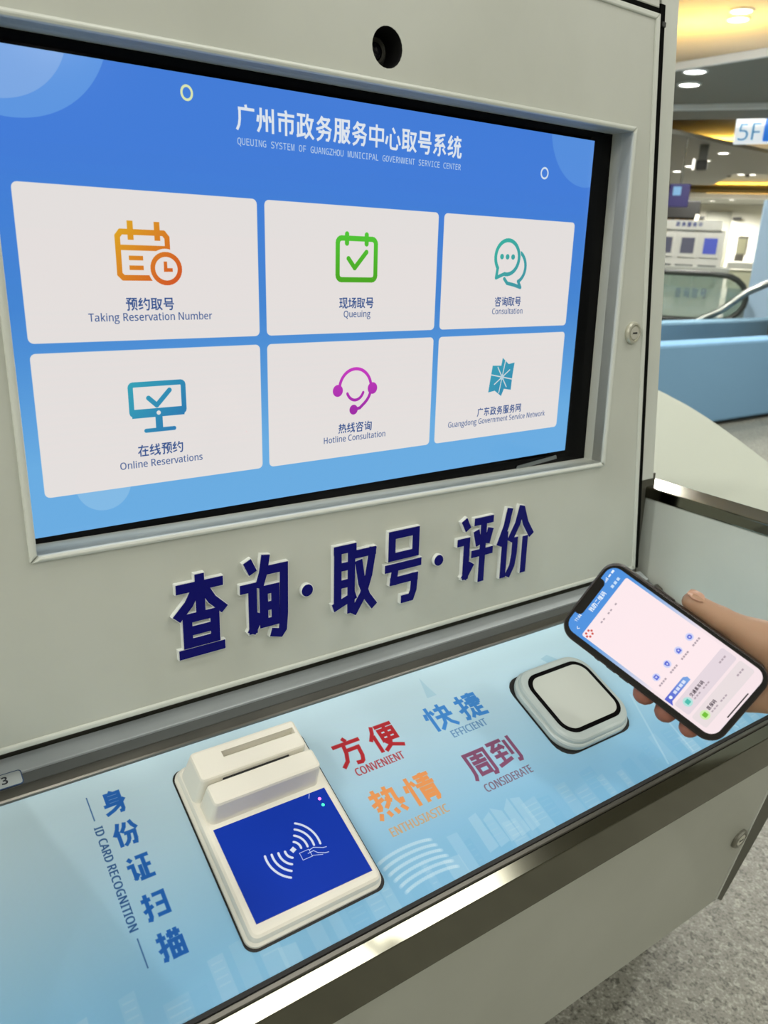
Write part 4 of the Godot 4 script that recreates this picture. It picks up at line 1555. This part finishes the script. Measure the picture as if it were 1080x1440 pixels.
func build_lamp(r: float, y: float, d: float, size: float, power: float, label: String, group: String, proto: Node3D) -> Node3D:
	var t: Node3D
	if proto == null:
		t = thing("downlight", label, "ceiling light", Transform3D(HALL.basis, hall(r, y, d)), group)
		var st := begin()
		lathe(st, PackedVector2Array([Vector2(size * 0.80, -0.012), Vector2(size * 0.86, -0.018), Vector2(size, -0.012), Vector2(size * 1.02, 0.004)]), 28, Transform3D(Basis(Vector3(1, 0, 0), Vector3(0, 0, -1), Vector3(0, 1, 0)), Vector3.ZERO))
		part("trim_ring", st, mat("lamp_ring", rgb8(225, 225, 220), 0.4), t, t.transform, t.transform)
		st = begin()
		lathe(st, PackedVector2Array([Vector2(0.0, -0.009), Vector2(size * 0.5, -0.009), Vector2(size * 0.82, -0.010)]), 24, Transform3D(Basis(Vector3(1, 0, 0), Vector3(0, 0, -1), Vector3(0, 1, 0)), Vector3.ZERO))
		part("lamp_disc", st, mats["lamp"], t, t.transform, t.transform)
		var l := SpotLight3D.new()
		l.name = "lamp_light"
		l.spot_angle = 86.0
		l.spot_angle_attenuation = 0.4
		l.spot_range = 40.0
		l.spot_attenuation = 2.0
		l.light_color = rgb8(255, 252, 244)
		l.light_size = size * 0.7
		l.shadow_enabled = true
		t.add_child(l)
		l.position = Vector3(0, -0.035, 0)
		l.rotation.x = -PI / 2
		l.light_energy = power
	else:
		t = proto.duplicate()
		t.name = numbered("downlight")
		add_child(t, true)
		t.transform = Transform3D(HALL.basis, hall(r, y, d))
		tag(t, label, "ceiling light", group)
		(t.get_node("lamp_light") as SpotLight3D).light_energy = power
	return t


func hall_box(st: SurfaceTool, r0: float, r1: float, y0: float, y1: float, d0: float, d1: float, bevel := 0.0) -> void:
	box(st, Vector3(r0, y0, -d1), Vector3(r1, y1, -d0), bevel)


func build_shell() -> void:
	var st := begin()
	hall_box(st, -16, 14, -0.2, 0, -9, 30)
	struct("floor", st, mats["granite"], HALL)
	st = begin()
	hall_box(st, -16, 14, 3.4, 3.6, -9, 30)
	struct("ceiling", st, mats["ceiling_grey"], HALL)
	st = begin()
	hall_box(st, -16, 14, 0, 3.4, 30, 30.2)
	struct("wall_far", st, mats["wall_pale"], HALL)
	st = begin()
	hall_box(st, -16, 14, 0, 3.4, -9.2, -9)
	struct("wall_near", st, mats["wall_pale"], HALL)
	st = begin()
	hall_box(st, -16.2, -16, 0, 3.4, -9, 30)
	struct("wall_left", st, mats["wall_pale"], HALL)
	st = begin()
	hall_box(st, 14, 14.2, 0, 3.4, -9, 30)
	struct("wall_right", st, mats["wall_pale"], HALL)
	# lowered ceilings, each with a pale fascia lip and a warm strip lamp hidden behind it
	st = begin()
	plan(st, ccw(PackedVector2Array([Vector2(-2.5, -9.35), Vector2(2.5, -6.35), Vector2(6.5, -6.35), Vector2(6.5, -9.9), Vector2(-2.5, -9.9)])), 2.80, 2.84, 0.0)
	struct("ceiling_1", st, mats["ceiling_dark"], HALL)
	st = begin()
	plan(st, ccw(PackedVector2Array([Vector2(-2.5, -9.31), Vector2(2.5, -6.31), Vector2(2.5, -6.36), Vector2(-2.5, -9.36)])), 2.792, 2.853, 0.0)
	struct("trim_1", st, mats["trim_white"], HALL)
	st = begin()
	hall_box(st, -12, 12, 2.742, 2.845, 9.9, 10.5, 0.012)
	struct("trim_2", st, mats["trim_white"], HALL)
	st = begin()
	hall_box(st, -12, 12, 2.736, 2.743, 9.93, 10.5)
	struct("shade_trim_3", st, mats["ceiling_dark"], HALL)  # dark sheet standing for the shade under the pale beam
	st = begin()
	plan(st, ccw(PackedVector2Array([Vector2(-6, -11.2), Vector2(-2.5, -11.2), Vector2(-0.67, -13.9), Vector2(0.6, -16.1), Vector2(3.0, -20.0), Vector2(0.2, -20.0), Vector2(-0.2, -23.0), Vector2(-6, -23)])), 3.0, 3.06, 0.0)
	struct("ceiling_2", st, mats["ceiling_mid"], HALL)
	st = begin()
	hall_box(st, -12, 12, 2.95, 3.02, 27.0, 29.9)
	struct("ceiling_3", st, mats["ceiling_mid"], HALL)
	st = begin()
	hall_box(st, -12, 12, 2.94, 3.08, 26.95, 27.05)
	struct("trim_4", st, mats["trim_white"], HALL)
	# the door at the far end
	st = begin()
	hall_box(st, -0.33, 0.46, 0, 2.72, 29.93, 29.99)
	struct("door_1", st, mat("door_grey", rgb8(138, 138, 124), 0.5), HALL)


func strip_lamp(label: String, r0: float, r1: float, y: float, d: float, power: float) -> void:
	var at := Transform3D(HALL.basis, hall((r0 + r1) / 2.0, y, d))
	var t := thing("cove_strip_light", label, "light strip", at, "")
	var st := begin()
	var h := (r1 - r0) / 2.0
	box(st, Vector3(-h, 0, -0.03), Vector3(h, 0.02, 0.03))
	part("strip_holder", st, mat("lamp_ring", rgb8(225, 225, 220), 0.4), t, at, at)
	st = begin()
	box(st, Vector3(-h, 0.021, -0.02), Vector3(h, 0.03, 0.02))
	part("strip_tube", st, mats["cove_glow"], t, at, at)
	var a := AreaLight3D.new()
	a.name = "strip_light"
	a.area_size = Vector2(r1 - r0, 0.06)
	a.light_color = rgb8(255, 204, 88)
	a.light_energy = power
	a.shadow_enabled = true
	t.add_child(a)
	a.position = Vector3(0, 0.045, 0)
	a.rotation.x = PI / 2


func build_far_kiosk() -> void:
	var at := Transform3D(HALL.basis, hall(-0.55, 0, 14.0))
	var t := thing("far_kiosk", "white self-service kiosk with a row of small dark screens across the hall", "kiosk", at)
	var white := mat("far_white", rgb8(188, 190, 183), 0.45)
	var st := begin()
	bar(st, PackedVector2Array([Vector2(-0.30, 1.12), Vector2(0.10, 1.12), Vector2(0.02, 1.66), Vector2(-0.30, 1.66)]), -1.60, 0.72)
	part("screen_bank", st, white, t, at, at)
	st = begin()
	bar(st, PackedVector2Array([Vector2(-0.30, 1.66), Vector2(0.06, 1.66), Vector2(0.05, 1.80), Vector2(-0.30, 1.80)]), -1.60, 0.66)
	part("header", st, white, t, at, at)
	st = begin()
	box(st, Vector3(-1.65, 1.00, -0.32), Vector3(0.86, 1.12, 0.42), 0.01)
	part("console_shelf", st, mat("far_shelf", rgb8(168, 172, 164), 0.4), t, at, at)
	st = begin()
	box(st, Vector3(-1.60, 0, -0.30), Vector3(0.80, 1.0, 0.20), 0.01)
	part("base", st, mat("far_base", rgb8(188, 192, 184), 0.5), t, at, at)
	for k in 4:
		var x := 0.53 - k * 0.335
		st = begin()
		box(st, Vector3(x - 0.13, 1.24, -0.02), Vector3(x + 0.13, 1.60, 0.016), 0.006, Transform3D(Basis(Vector3.RIGHT, -0.15), Vector3(0, 0.02, 0.272)))
		var fr := part("screen_frame", st, white, t, at, at)
		st = begin()
		box(st, Vector3(x - 0.10, 1.30, 0.010), Vector3(x + 0.10, 1.54, 0.019), 0.002, Transform3D(Basis(Vector3.RIGHT, -0.15), Vector3(0, 0.02, 0.272)))
		part("small_screen", st, glowing("far_screen_%d" % mini(k, 1), rgb8(36, 62, 170) if k == 0 else rgb8(52, 58, 84), 0.55 if k == 0 else 0.4), fr, at, at)
		st = begin()
		box(st, Vector3(x - 0.14, 1.121, 0.16), Vector3(x + 0.13, 1.145, 0.36), 0.004)
		part("keypad", st, mat("far_pad", rgb8(84, 88, 88), 0.5), t, at, at)
		st = begin()
		box(st, Vector3(x - 0.155, 0.82, 0.20), Vector3(x + 0.145, 0.985, 0.30), 0.01)
		part("drawer_panel", st, mat("far_panel", rgb8(150, 156, 146), 0.5), t, at, at)
	var chars := TextMesh.new()
	chars.text = "· · ·"
	for k in 5:
		st = begin()
		glyph(st, "政务服务中"[k], Vector2(0.062, 0.07), 0.010, 0.0, 0.0, 0.004)
		part("header_character", st, mat("far_ink", rgb8(60, 72, 130), 0.5), t, at * Transform3D(Basis.IDENTITY, Vector3(-0.02 + k * 0.082, 1.775, 0.058)), at)
	for k in 4:
		st = begin()
		glyph(st, "查询取号"[k], Vector2(0.095, 0.15), 0.022, 0.0, 0.0, 0.006)
		part("blue_character", st, mats["letter_blue"], t, at * Transform3D(Basis.IDENTITY, Vector3(0.14 + k * 0.125 - 0.02, 0.80, 0.30)), at)


func build_escalator() -> void:
	var at := Transform3D(HALL.basis, hall(-0.4, 0, 12.0))
	var t := thing("escalator", "escalator head with a dark rounded handrail over a glass side, beyond the blue sofas", "escalator", at)
	var pts := PackedVector3Array()
	pts.append(Vector3(-3.2, 1.04, 0))
	pts.append(Vector3(0.45, 1.05, 0))
	for i in 11:
		var a := PI / 2 - PI * i / 10
		pts.append(Vector3(0.60 + cos(a) * 0.34, 0.74 + sin(a) * 0.30, 0))
	pts.append(Vector3(0.40, 0.43, 0))
	pts.append(Vector3(-3.2, 0.42, 0))
	var st := begin()
	tube(st, pts, 0.038, 10)
	part("handrail", st, mat("handrail", rgb8(42, 48, 44), 0.35), t, at, at)
	st = begin()
	var poly := PackedVector2Array()
	for v in pts:
		poly.append(Vector2(v.x, v.y))
	slab(st, ccw(poly), -0.008, 0.008)
	part("glass_side", st, mats["green_glass"], t, at, at)
	st = begin()
	box(st, Vector3(-3.3, 0, -0.12), Vector3(0.75, 0.36, 0.12), 0.02)
	part("skirt", st, mat("skirt", rgb8(120, 126, 122), 0.35, 0.6), t, at, at)
	# the steel guard rail in front of it
	var b := Transform3D(HALL.basis, hall(0.4, 0, 9.3))
	var g := thing("guard_rail", "round steel guard rail sloping up in front of the escalator", "railing", b)
	st = begin()
	tube(st, PackedVector3Array([Vector3(-0.62, 0.50, 0.1), Vector3(-0.20, 0.73, 0), Vector3(0.02, 0.93, 0), Vector3(0.22, 1.04, 0), Vector3(0.9, 1.22, -0.1), Vector3(1.6, 1.25, -0.2)]), 0.036, 14)
	part("rail", st, mats["steel"], g, b, b)
	for x: float in [0.30, 1.30]:
		st = begin()
		tube(st, PackedVector3Array([Vector3(x, 0, 0), Vector3(x, 0.55, 0), Vector3(x, 1.08 + x * 0.05, -0.04)]), 0.022, 10)
		part("post", st, mat("post_dark", rgb8(70, 74, 72), 0.4, 0.5), g, b, b)


func build_signs() -> void:
	# hanging floor sign
	var at := Transform3D(HALL.basis * Basis(Vector3.UP, -0.12), hall(0.05, 2.525, 10.9))
	var t := thing("floor_sign", "hanging white sign reading 5F beside a blue arrow panel", "sign", at)
	var st := begin()
	box(st, Vector3(0.0, 0.0, -0.03), Vector3(0.82, 0.27, 0.03), 0.004)
	part("sign_box", st, mats["sign_white"], t, at, at)
	st = begin()
	slab(st, rrect(0.31, 0.02, 0.80, 0.262, 0.02, 4), 0.028, 0.034)
	var blue := part("blue_panel", st, glowing("sign_blue", rgb8(40, 120, 220), 0.7), t, at, at)
	st = begin()
	slab(st, quad2(Vector2(0.415, 0.05), Vector2(0.37, 0.10), Vector2(0.415, 0.15), Vector2(0.46, 0.10)), 0.033, 0.038)
	slab(st, quad2(Vector2(0.37, 0.19), Vector2(0.37, 0.235), Vector2(0.46, 0.235), Vector2(0.46, 0.19)), 0.033, 0.038)
	part("white_pictogram", st, mats["sign_white"], blue, at, at)
	var text := TextMesh.new()
	text.text = "5F"
	text.font = sans(400)
	text.font_size = 64
	text.pixel_size = 0.25 / 64.0
	text.depth = 0.006
	text.material = glowing("sign_ink", rgb8(70, 150, 200), 0.55)
	put("sign_text", text, t, at * Transform3D(Basis.IDENTITY, Vector3(0.155, 0.125, 0.031)), at)
	for x: float in [0.06, 0.76]:
		st = begin()
		tube(st, PackedVector3Array([Vector3(x, 0.26, 0), Vector3(x, 0.6, 0), Vector3(x, 0.96, 0)]), 0.008, 8)
		part("hanger", st, mats["steel"], t, at, at)
	# hanging purple display
	at = Transform3D(HALL.basis, hall(-0.60, 2.00, 14.2))
	t = thing("call_display", "hanging dark purple call display with a small pale panel", "display", at)
	st = begin()
	box(st, Vector3(-0.16, 0.0, -0.05), Vector3(0.15, 0.34, 0.05), 0.01)
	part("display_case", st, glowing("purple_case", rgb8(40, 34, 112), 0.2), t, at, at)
	st = begin()
	box(st, Vector3(-0.10, 0.17, 0.048), Vector3(0.02, 0.30, 0.054), 0.003)
	part("display_panel", st, glowing("pale_panel", rgb8(110, 160, 200), 0.6), t, at, at)
	st = begin()
	tube(st, PackedVector3Array([Vector3(0, 0.33, 0), Vector3(0, 0.7, 0), Vector3(0, 1.0, 0)]), 0.015, 8)
	part("hanger", st, mats["steel"], t, at, at)
	# speaker box with a white strip
	at = Transform3D(HALL.basis, hall(-0.42, 2.62, 15.0))
	t = thing("ceiling_box", "small black box hanging under the far ceiling beside a thin white lamp", "fixture", at)
	st = begin()
	box(st, Vector3(-0.02, 0.0, -0.1), Vector3(0.15, 0.14, 0.1), 0.01)
	part("case", st, mat("box_black", rgb8(34, 34, 34), 0.6), t, at, at)
	st = begin()
	box(st, Vector3(-0.085, 0.0, -0.04), Vector3(-0.045, 0.17, 0.04), 0.01)
	part("white_lamp", st, glowing("thin_lamp", rgb8(255, 250, 240), 1.5), t, at, at)
	st = begin()
	box(st, Vector3(-0.005, 0.12, -0.05), Vector3(0.135, 0.40, 0.05), 0.01)
	part("bracket", st, mat("bracket_grey", rgb8(96, 98, 92), 0.6), t, at, at)


func build_far_things() -> void:
	# shop front with timber wall and dark fascia
	var at := Transform3D(HALL.basis, hall(-0.75, 0, 18.0))
	var t := thing("far_booth", "timber-lined booth under a black fascia at the far end", "booth", at)
	var st := begin()
	box(st, Vector3(-2.4, 0, -0.5), Vector3(0.34, 2.0, -0.4))
	part("back_wall", st, mat("booth_back", rgb8(110, 84, 52), 0.6), t, at, at)
	st = begin()
	box(st, Vector3(-2.4, 2.0, -0.5), Vector3(0.42, 2.32, 0.0), 0.01)
	part("fascia", st, mat("booth_black", rgb8(20, 20, 18), 0.6), t, at, at)
	for k in 18:
		var x := 0.28 - k * 0.145
		st = begin()
		box(st, Vector3(x - 0.055, 0, -0.40), Vector3(x + 0.055, 2.0, -0.36), 0.006)
		part("timber_slat", st, mat("timber_%d" % (k % 3), [rgb8(176, 132, 76), rgb8(150, 108, 60), rgb8(192, 150, 92)][k % 3], 0.55), t, at, at)
	at = Transform3D(HALL.basis, hall(-0.39, 1.72, 17.4))
	t = thing("wall_lamp", "tall thin white lamp glowing beside the timber booth", "lamp", at)
	st = begin()
	tube(st, PackedVector3Array([Vector3(0, 0, 0), Vector3(0.02, 0.15, 0), Vector3(0.05, 0.32, 0)]), 0.035, 12)
	part("lamp_tube", st, glowing("tube_lamp", rgb8(255, 246, 226), 2.0), t, at, at)
	st = begin()
	tube(st, PackedVector3Array([Vector3(0.0, -1.72, 0), Vector3(0, -0.9, 0), Vector3(0, 0, 0)]), 0.02, 8)
	part("lamp_stand", st, mats["steel"], t, at, at)
	# plants under the booth
	at = Transform3D(HALL.basis, hall(-0.92, 0, 16.6))
	t = thing("potted_plant", "dark green potted plant half hidden by the corner of the kiosk", "plant", at)
	st = begin()
	lathe(st, PackedVector2Array([Vector2(0.0, 0.0), Vector2(0.16, 0.0), Vector2(0.20, 0.5), Vector2(0.17, 0.5), Vector2(0, 0.46)]), 20, Transform3D(Basis(Vector3(1, 0, 0), Vector3(0, 0, -1), Vector3(0, 1, 0)), Vector3.ZERO))
	part("pot", st, mat("pot", rgb8(150, 146, 138), 0.6), t, at, at)
	rng.seed = 3
	for k in 26:
		st = begin()
		var a := rng.randf() * TAU
		var lean := rng.randf_range(0.1, 0.42)
		var top := Vector3(cos(a) * lean, rng.randf_range(1.2, 1.95), sin(a) * lean)
		var mid := Vector3(top.x * 0.35, top.y * 0.62, top.z * 0.35)
		var side := Vector3(-sin(a), 0, cos(a)) * 0.05
		quad(st, Vector3(0, 0.45, 0) - side * 0.2, mid - side, mid + side, Vector3(0, 0.45, 0) + side * 0.2)
		quad(st, mid - side, top, top, mid + side)
		part("leaf", st, mat("leaf_%d" % (k % 2), [rgb8(46, 78, 40), rgb8(60, 98, 52)][k % 2], 0.5), t, at, at)
	# pale service desk
	at = Transform3D(HALL.basis, hall(0.92, 0, 15.2))
	t = thing("service_desk", "pale service desk with a cream front panel right of the far kiosk", "desk", at)
	st = begin()
	box(st, Vector3(-0.62, 1.10, -0.5), Vector3(2.6, 1.20, 0.16), 0.012)
	part("desk_top", st, mat("desk_top", rgb8(196, 198, 188), 0.4), t, at, at)
	st = begin()
	box(st, Vector3(-0.58, 0.78, -0.4), Vector3(-0.02, 1.08, 0.08), 0.01)
	part("front_panel", st, mat("desk_cream", rgb8(198, 200, 172), 0.5), t, at, at)
	st = begin()
	box(st, Vector3(0.0, 0.78, -0.4), Vector3(2.5, 1.08, 0.08), 0.01)
	part("front_panel", st, mat("desk_cream", rgb8(198, 200, 172), 0.5), t, at, at)
	st = begin()
	box(st, Vector3(-0.55, 0, -0.4), Vector3(2.5, 0.78, 0.02), 0.01)
	part("desk_base", st, mat("desk_base", rgb8(104, 120, 122), 0.5), t, at, at)
	# small notice stand on the desk
	at = Transform3D(HALL.basis, hall(0.47, 1.20, 15.1))
	t = thing("notice_stand", "cream notice stand on the pale service desk", "notice stand", at)
	st = begin()
	box(st, Vector3(-0.085, 0.02, -0.05), Vector3(0.055, 0.12, 0.05), 0.006)
	part("stand_foot", st, mat("stand_foot", rgb8(120, 116, 106), 0.6), t, at, at)
	st = begin()
	box(st, Vector3(-0.075, 0.12, -0.03), Vector3(0.085, 0.42, 0.0), 0.006)
	part("stand_back", st, mat("stand_back", rgb8(150, 146, 132), 0.6), t, at, at)
	st = begin()
	box(st, Vector3(-0.065, 0.14, -0.005), Vector3(0.060, 0.38, 0.008), 0.003)
	part("notice", st, mat("notice", rgb8(214, 212, 176), 0.6), t, at, at)
	# light-blue banner
	at = Transform3D(HALL.basis, hall(0.69, 0, 12.6))
	t = thing("blue_banner", "tall light blue banner panel at the right edge of the view", "banner", at)
	st = begin()
	box(st, Vector3(-0.115, 0.06, -0.03), Vector3(0.75, 2.03, 0.0), 0.006)
	part("banner_face", st, mat("banner", rgb8(168, 198, 224), 0.5), t, at, at)
	st = begin()
	box(st, Vector3(-0.115, 0, -0.18), Vector3(0.75, 0.06, 0.15), 0.008)
	part("banner_foot", st, mats["steel"], t, at, at)
	# grab rails either side of the far door
	for e: Array in [[-0.49, "short dark rail on the far wall left of the grey door"], [0.64, "short dark rail on the far wall right of the grey door"]]:
		at = Transform3D(HALL.basis, hall(e[0], 2.47, 29.9))
		st = begin()
		box(st, Vector3(-0.14, 0, 0.0), Vector3(0.14, 0.09, 0.10), 0.02)
		var o := part("wall_rail", st, mat("wall_rail", rgb8(50, 50, 48), 0.5), self, at, WORLD)
		o.name = numbered("wall_rail")
		tag(o, e[1], "rail", "wall rails by the far door")
	# track lamps under the far cove
	for e: Array in [[0.12, 20.5, "small dark spotlight under the far ceiling, the left of two"], [0.50, 20.5, "small dark spotlight under the far ceiling, the right of two"]]:
		at = Transform3D(HALL.basis, hall(e[0], 3.02, e[1]))
		t = thing("track_spotlight", e[2], "spotlight", at, "track spotlights")
		st = begin()
		tube(st, PackedVector3Array([Vector3(0, -0.02, 0.05), Vector3(0, 0.06, 0), Vector3(0, 0.16, -0.04)]), 0.045, 12)
		part("spot_body", st, mat("spot_dark", rgb8(60, 56, 48), 0.5), t, at, at)
		st = begin()
		tube(st, PackedVector3Array([Vector3(0, 0.1, 0), Vector3(0, 0.25, 0), Vector3(0, 0.39, 0)]), 0.012, 8)
		part("spot_stem", st, mat("spot_dark", rgb8(60, 56, 48), 0.5), t, at, at)


func build_lamps() -> void:
	var hidden := "round white downlight in the hall ceiling out of the camera's view"
	var first: Node3D = null
	var count := 0
	# those the photograph shows
	var seen_ := [
		[-0.075, 3.4, 8.84, 0.11, "bright round downlight in the upper ceiling, topmost at the photo's right edge"],
		[-0.095, 3.4, 9.12, 0.135, "largest and brightest downlight, just below the topmost one"],
		[-0.37, 2.80, 8.20, 0.10, "dim downlight in the grey lowered ceiling just under the white fascia"],
		[-0.43, 2.80, 8.78, 0.11, "bright downlight in the grey lowered ceiling above the pale beam"],
		[-0.055, 3.0, 16.1, 0.14, "right-hand downlight of four in a row under the far ceiling"],
		[-0.36, 3.0, 17.3, 0.14, "second from the right of four downlights in a row under the far ceiling"],
		[-0.67, 3.0, 18.35, 0.14, "third from the right of four downlights in a row under the far ceiling"],
		[-0.94, 3.0, 19.4, 0.14, "left-hand downlight of four in a row, by the edge of the kiosk post"],
		[0.44, 3.4, 24.6, 0.15, "left of two soft downlights in the warm far cove"],
		[0.72, 3.4, 24.6, 0.15, "right of two soft downlights in the warm far cove"],
		[0.36, 2.95, 27.5, 0.14, "lone downlight in the farthest ceiling above the grey door"],
	]
	for e: Array in seen_:
		var l := build_lamp(e[0], e[1], e[2], e[3], LAMP_FAR, e[4], "downlights in the hall ceiling", first)
		if first == null:
			first = l
	for i in 6:
		for j in 6:
			var r := -6.3 + i * 2.5
			var d := -6.5 + j * 2.5
			var w := hall(r, 0, d)
			if w.x > 0.1 and w.x < 4.8 and w.z > -0.7 and w.z < 1.5:
				continue
			build_lamp(r, 3.4, d, 0.11, LAMP_NEAR, hidden, "downlights out of view", first)
	for e: Array in [[-3.6, 0.6, 3.0], [-3.4, 1.9, 2.0]]:  # unseen lamps added to brighten the cheek wall from the left
		var p := HALL.affine_inverse() * Vector3(e[0], 0, e[1])
		build_lamp(p.x, 3.4, -p.z, 0.11, e[2], hidden, "downlights out of view", first)
	for r: float in [-1.3, 1.0]:  # unseen lamps added to light the white fascia
		build_lamp(r, 3.4, 5.7, 0.11, 4.0, hidden, "downlights out of view", first)
	for i in 3:
		for j in 3:
			build_lamp(-5.2 + i * 5.0, [3.4, 3.4, 2.95][j], [12.2, 19.5, 28.2][j], 0.12, LAMP_FAR * [1.6, 2.0, 5.0][j], hidden, "downlights out of view", first)


func build_long_light() -> void:
	var at := Transform3D(Basis.IDENTITY, Vector3(1.22, 3.398, 0.99))
	var t := thing("linear_light", "long white ceiling light running above the kiosk, seen only in the console's steel edge", "ceiling light", at)
	var st := begin()
	box(st, Vector3(-0.94, -0.05, -0.17), Vector3(0.94, 0.0, 0.17), 0.004)
	part("light_housing", st, mat("lamp_ring", rgb8(225, 225, 220), 0.4), t, at, at)
	st = begin()
	box(st, Vector3(-0.92, -0.054, -0.15), Vector3(0.92, -0.049, 0.15))
	part("light_diffuser", st, glowing("long_glow", rgb8(255, 253, 246), 2.4), t, at, at)
	var a := AreaLight3D.new()
	a.name = "linear_light_source"
	a.area_size = Vector2(1.84, 0.30)
	a.light_color = rgb8(255, 253, 246)
	a.light_energy = 1.8
	a.shadow_enabled = true
	t.add_child(a)
	a.position = Vector3(0, -0.07, 0)
	a.rotation.x = -PI / 2


# ---------------------------------------------------------------- settings
const SCREEN_GLOW := 0.84
const LAMP_NEAR := 2.05
const LAMP_FAR := 5.0


func _ready() -> void:
	# camera
	var cam := Camera3D.new()
	cam.name = "camera"
	cam.transform = Transform3D(Basis(CAM_X, -CAM_D, -CAM_F).orthonormalized(), CAM)
	cam.keep_aspect = Camera3D.KEEP_HEIGHT
	cam.near = 0.02
	cam.far = 100.0
	var lens := CameraAttributesPhysical.new()
	lens.frustum_focal_length = 18.43
	lens.frustum_focus_distance = 0.82
	lens.exposure_aperture = 6.2
	cam.attributes = lens
	add_child(cam)
	cam.fov = 66.1445
	cam.current = true
	# surroundings and exposure
	var env := Environment.new()
	env.background_mode = Environment.BG_COLOR
	env.background_color = Color(0.02, 0.02, 0.02)
	env.tonemap_mode = Environment.TONE_MAPPER_LINEAR
	env.tonemap_exposure = 1.0
	env.sdfgi_enabled = true
	env.ssao_enabled = true
	env.ssil_enabled = true
	var we := WorldEnvironment.new()
	we.name = "environment"
	we.environment = env
	add_child(we)

	ts = TextServerManager.get_primary_interface()
	SF = Transform3D(Basis(Vector3.RIGHT, -LEAN), Vector3(0, 1.38384346, 0))
	CF = Transform3D(Basis(E1, N2, S2).orthonormalized(), Vector3(0, 0.75984294, 0.04635031))
	HALL = Transform3D(Basis(HR, Vector3.UP, -HF), Vector3(CAM.x, 0, CAM.z))

	# materials
	var orange_peel := grain(21, 0.12, 256, Color(0.42, 0.42, 0.42), Color(0.58, 0.58, 0.58))
	var tint := grain(8, 0.012, 256, Color(0.955, 0.955, 0.95), Color(1, 1, 1))
	for e: Array in [["paint", 190, 194, 184, 0.36], ["paint_edge", 204, 209, 200, 0.34], ["paint_post", 198, 203, 194, 0.36], ["paint_apron_shaded", 163, 166, 155, 0.34], ["paint_cheek", 200, 206, 198, 0.36]]:  # the apron's darker tone carries the visitor's shadow in its colour
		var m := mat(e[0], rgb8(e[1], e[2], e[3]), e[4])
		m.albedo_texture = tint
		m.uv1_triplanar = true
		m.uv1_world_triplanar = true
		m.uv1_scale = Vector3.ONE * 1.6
	mat("chrome", rgb8(120, 119, 107), 0.12, 1.0)
	mat("rail", rgb8(112, 110, 104), 0.28, 0.9)
	mat("ledge", rgb8(196, 204, 206), 0.34, 0.15)
	mat("steel", rgb8(124, 128, 124), 0.28, 1.0)
	shiny("letter_blue", rgb8(8, 9, 100), 0.25, 0.3)
	mat("lock_rim", rgb8(196, 196, 180), 0.3, 0.5)
	mat("lock_barrel", rgb8(206, 206, 192), 0.3, 0.4)
	mat("cream", rgb8(232, 229, 216), 0.42)
	mat("scanner_grey", rgb8(178, 190, 188), 0.3)
	mat("window_glass", rgb8(192, 198, 191), 0.05)
	mat("case", rgb8(40, 33, 31), 0.32, 0.2)
	shiny("solid_white", rgb8(178, 184, 172), 0.75, 0.15)
	mat("nail", rgb8(182, 144, 122), 0.3)
	mat("ceiling_grey", rgb8(176, 172, 160), 0.8)
	mat("ceiling_dark", rgb8(132, 128, 116), 0.7)
	mat("ceiling_mid", rgb8(140, 141, 134), 0.7)
	mat("trim_white", rgb8(244, 242, 236), 0.6)
	mat("wall_pale", rgb8(214, 212, 200), 0.7)
	glowing("lamp", rgb8(255, 253, 246), 9.0)
	glowing("cove_glow", rgb8(255, 200, 100), 3.0)
	glowing("sign_white", rgb8(236, 246, 252), 0.7)
	var sheet := mat("sheet", Color.WHITE, 0.16)
	sheet.metallic_specular = 0.4
	sheet.albedo_texture = sheet_picture()
	var pad := shiny("pad", Color.WHITE, 0.35, 0.2)
	pad.albedo_texture = pad_picture()
	lit_picture("phone_lit", phone_picture(), 1.0)
	var skin := mat("skin", Color.WHITE, 0.5)
	skin.vertex_color_use_as_albedo = true
	skin.subsurf_scatter_enabled = true
	skin.subsurf_scatter_strength = 0.12
	skin.normal_enabled = true
	var bump := grain(33, 0.35, 256, Color(0, 0, 0), Color(1, 1, 1)).get_image()
	bump.clear_mipmaps()
	bump.bump_map_to_normal_map(1.2)
	skin.normal_texture = ImageTexture.create_from_image(bump)
	skin.uv1_triplanar = true
	skin.uv1_scale = Vector3.ONE * 40.0
	var glass := mat("green_glass", Color(0.62, 0.72, 0.66, 0.35), 0.05)
	glass.transparency = BaseMaterial3D.TRANSPARENCY_ALPHA
	granite()

	build_shell()
	build_lamps()
	build_long_light()
	strip_lamp("warm strip light hidden behind the white ceiling fascia", -2.2, 0.1, 2.90, 9.2, 4.5)
	strip_lamp("warm strip light hidden above the curved middle ceiling", -0.6, 3.0, 3.10, 17.6, 14.0)
	strip_lamp("warm strip light hidden in the farthest ceiling cove", -0.4, 4.0, 3.10, 27.6, 10.0)
	build_kiosk()
	build_island()
	var blue := shiny("sofa_blue", rgb8(124, 164, 196), 0.9, 0.1)
	build_sofa("blue sofa seen from behind, the nearer of two beyond the white counter", Vector2(0.30, 6.72), 4.2, blue)
	build_sofa("blue sofa seen from behind, the farther of two with shade in its colour", Vector2(0.30, 8.95), 3.4, shiny("sofa_blue_shaded", rgb8(112, 142, 160), 0.9, 0.1))  # shaded copy of the sofa blue: shade put into the colour
	build_escalator()
	build_far_kiosk()
	build_far_things()
	build_signs()
	build_reader()
	build_scanner()
	build_phone()
	build_hand()
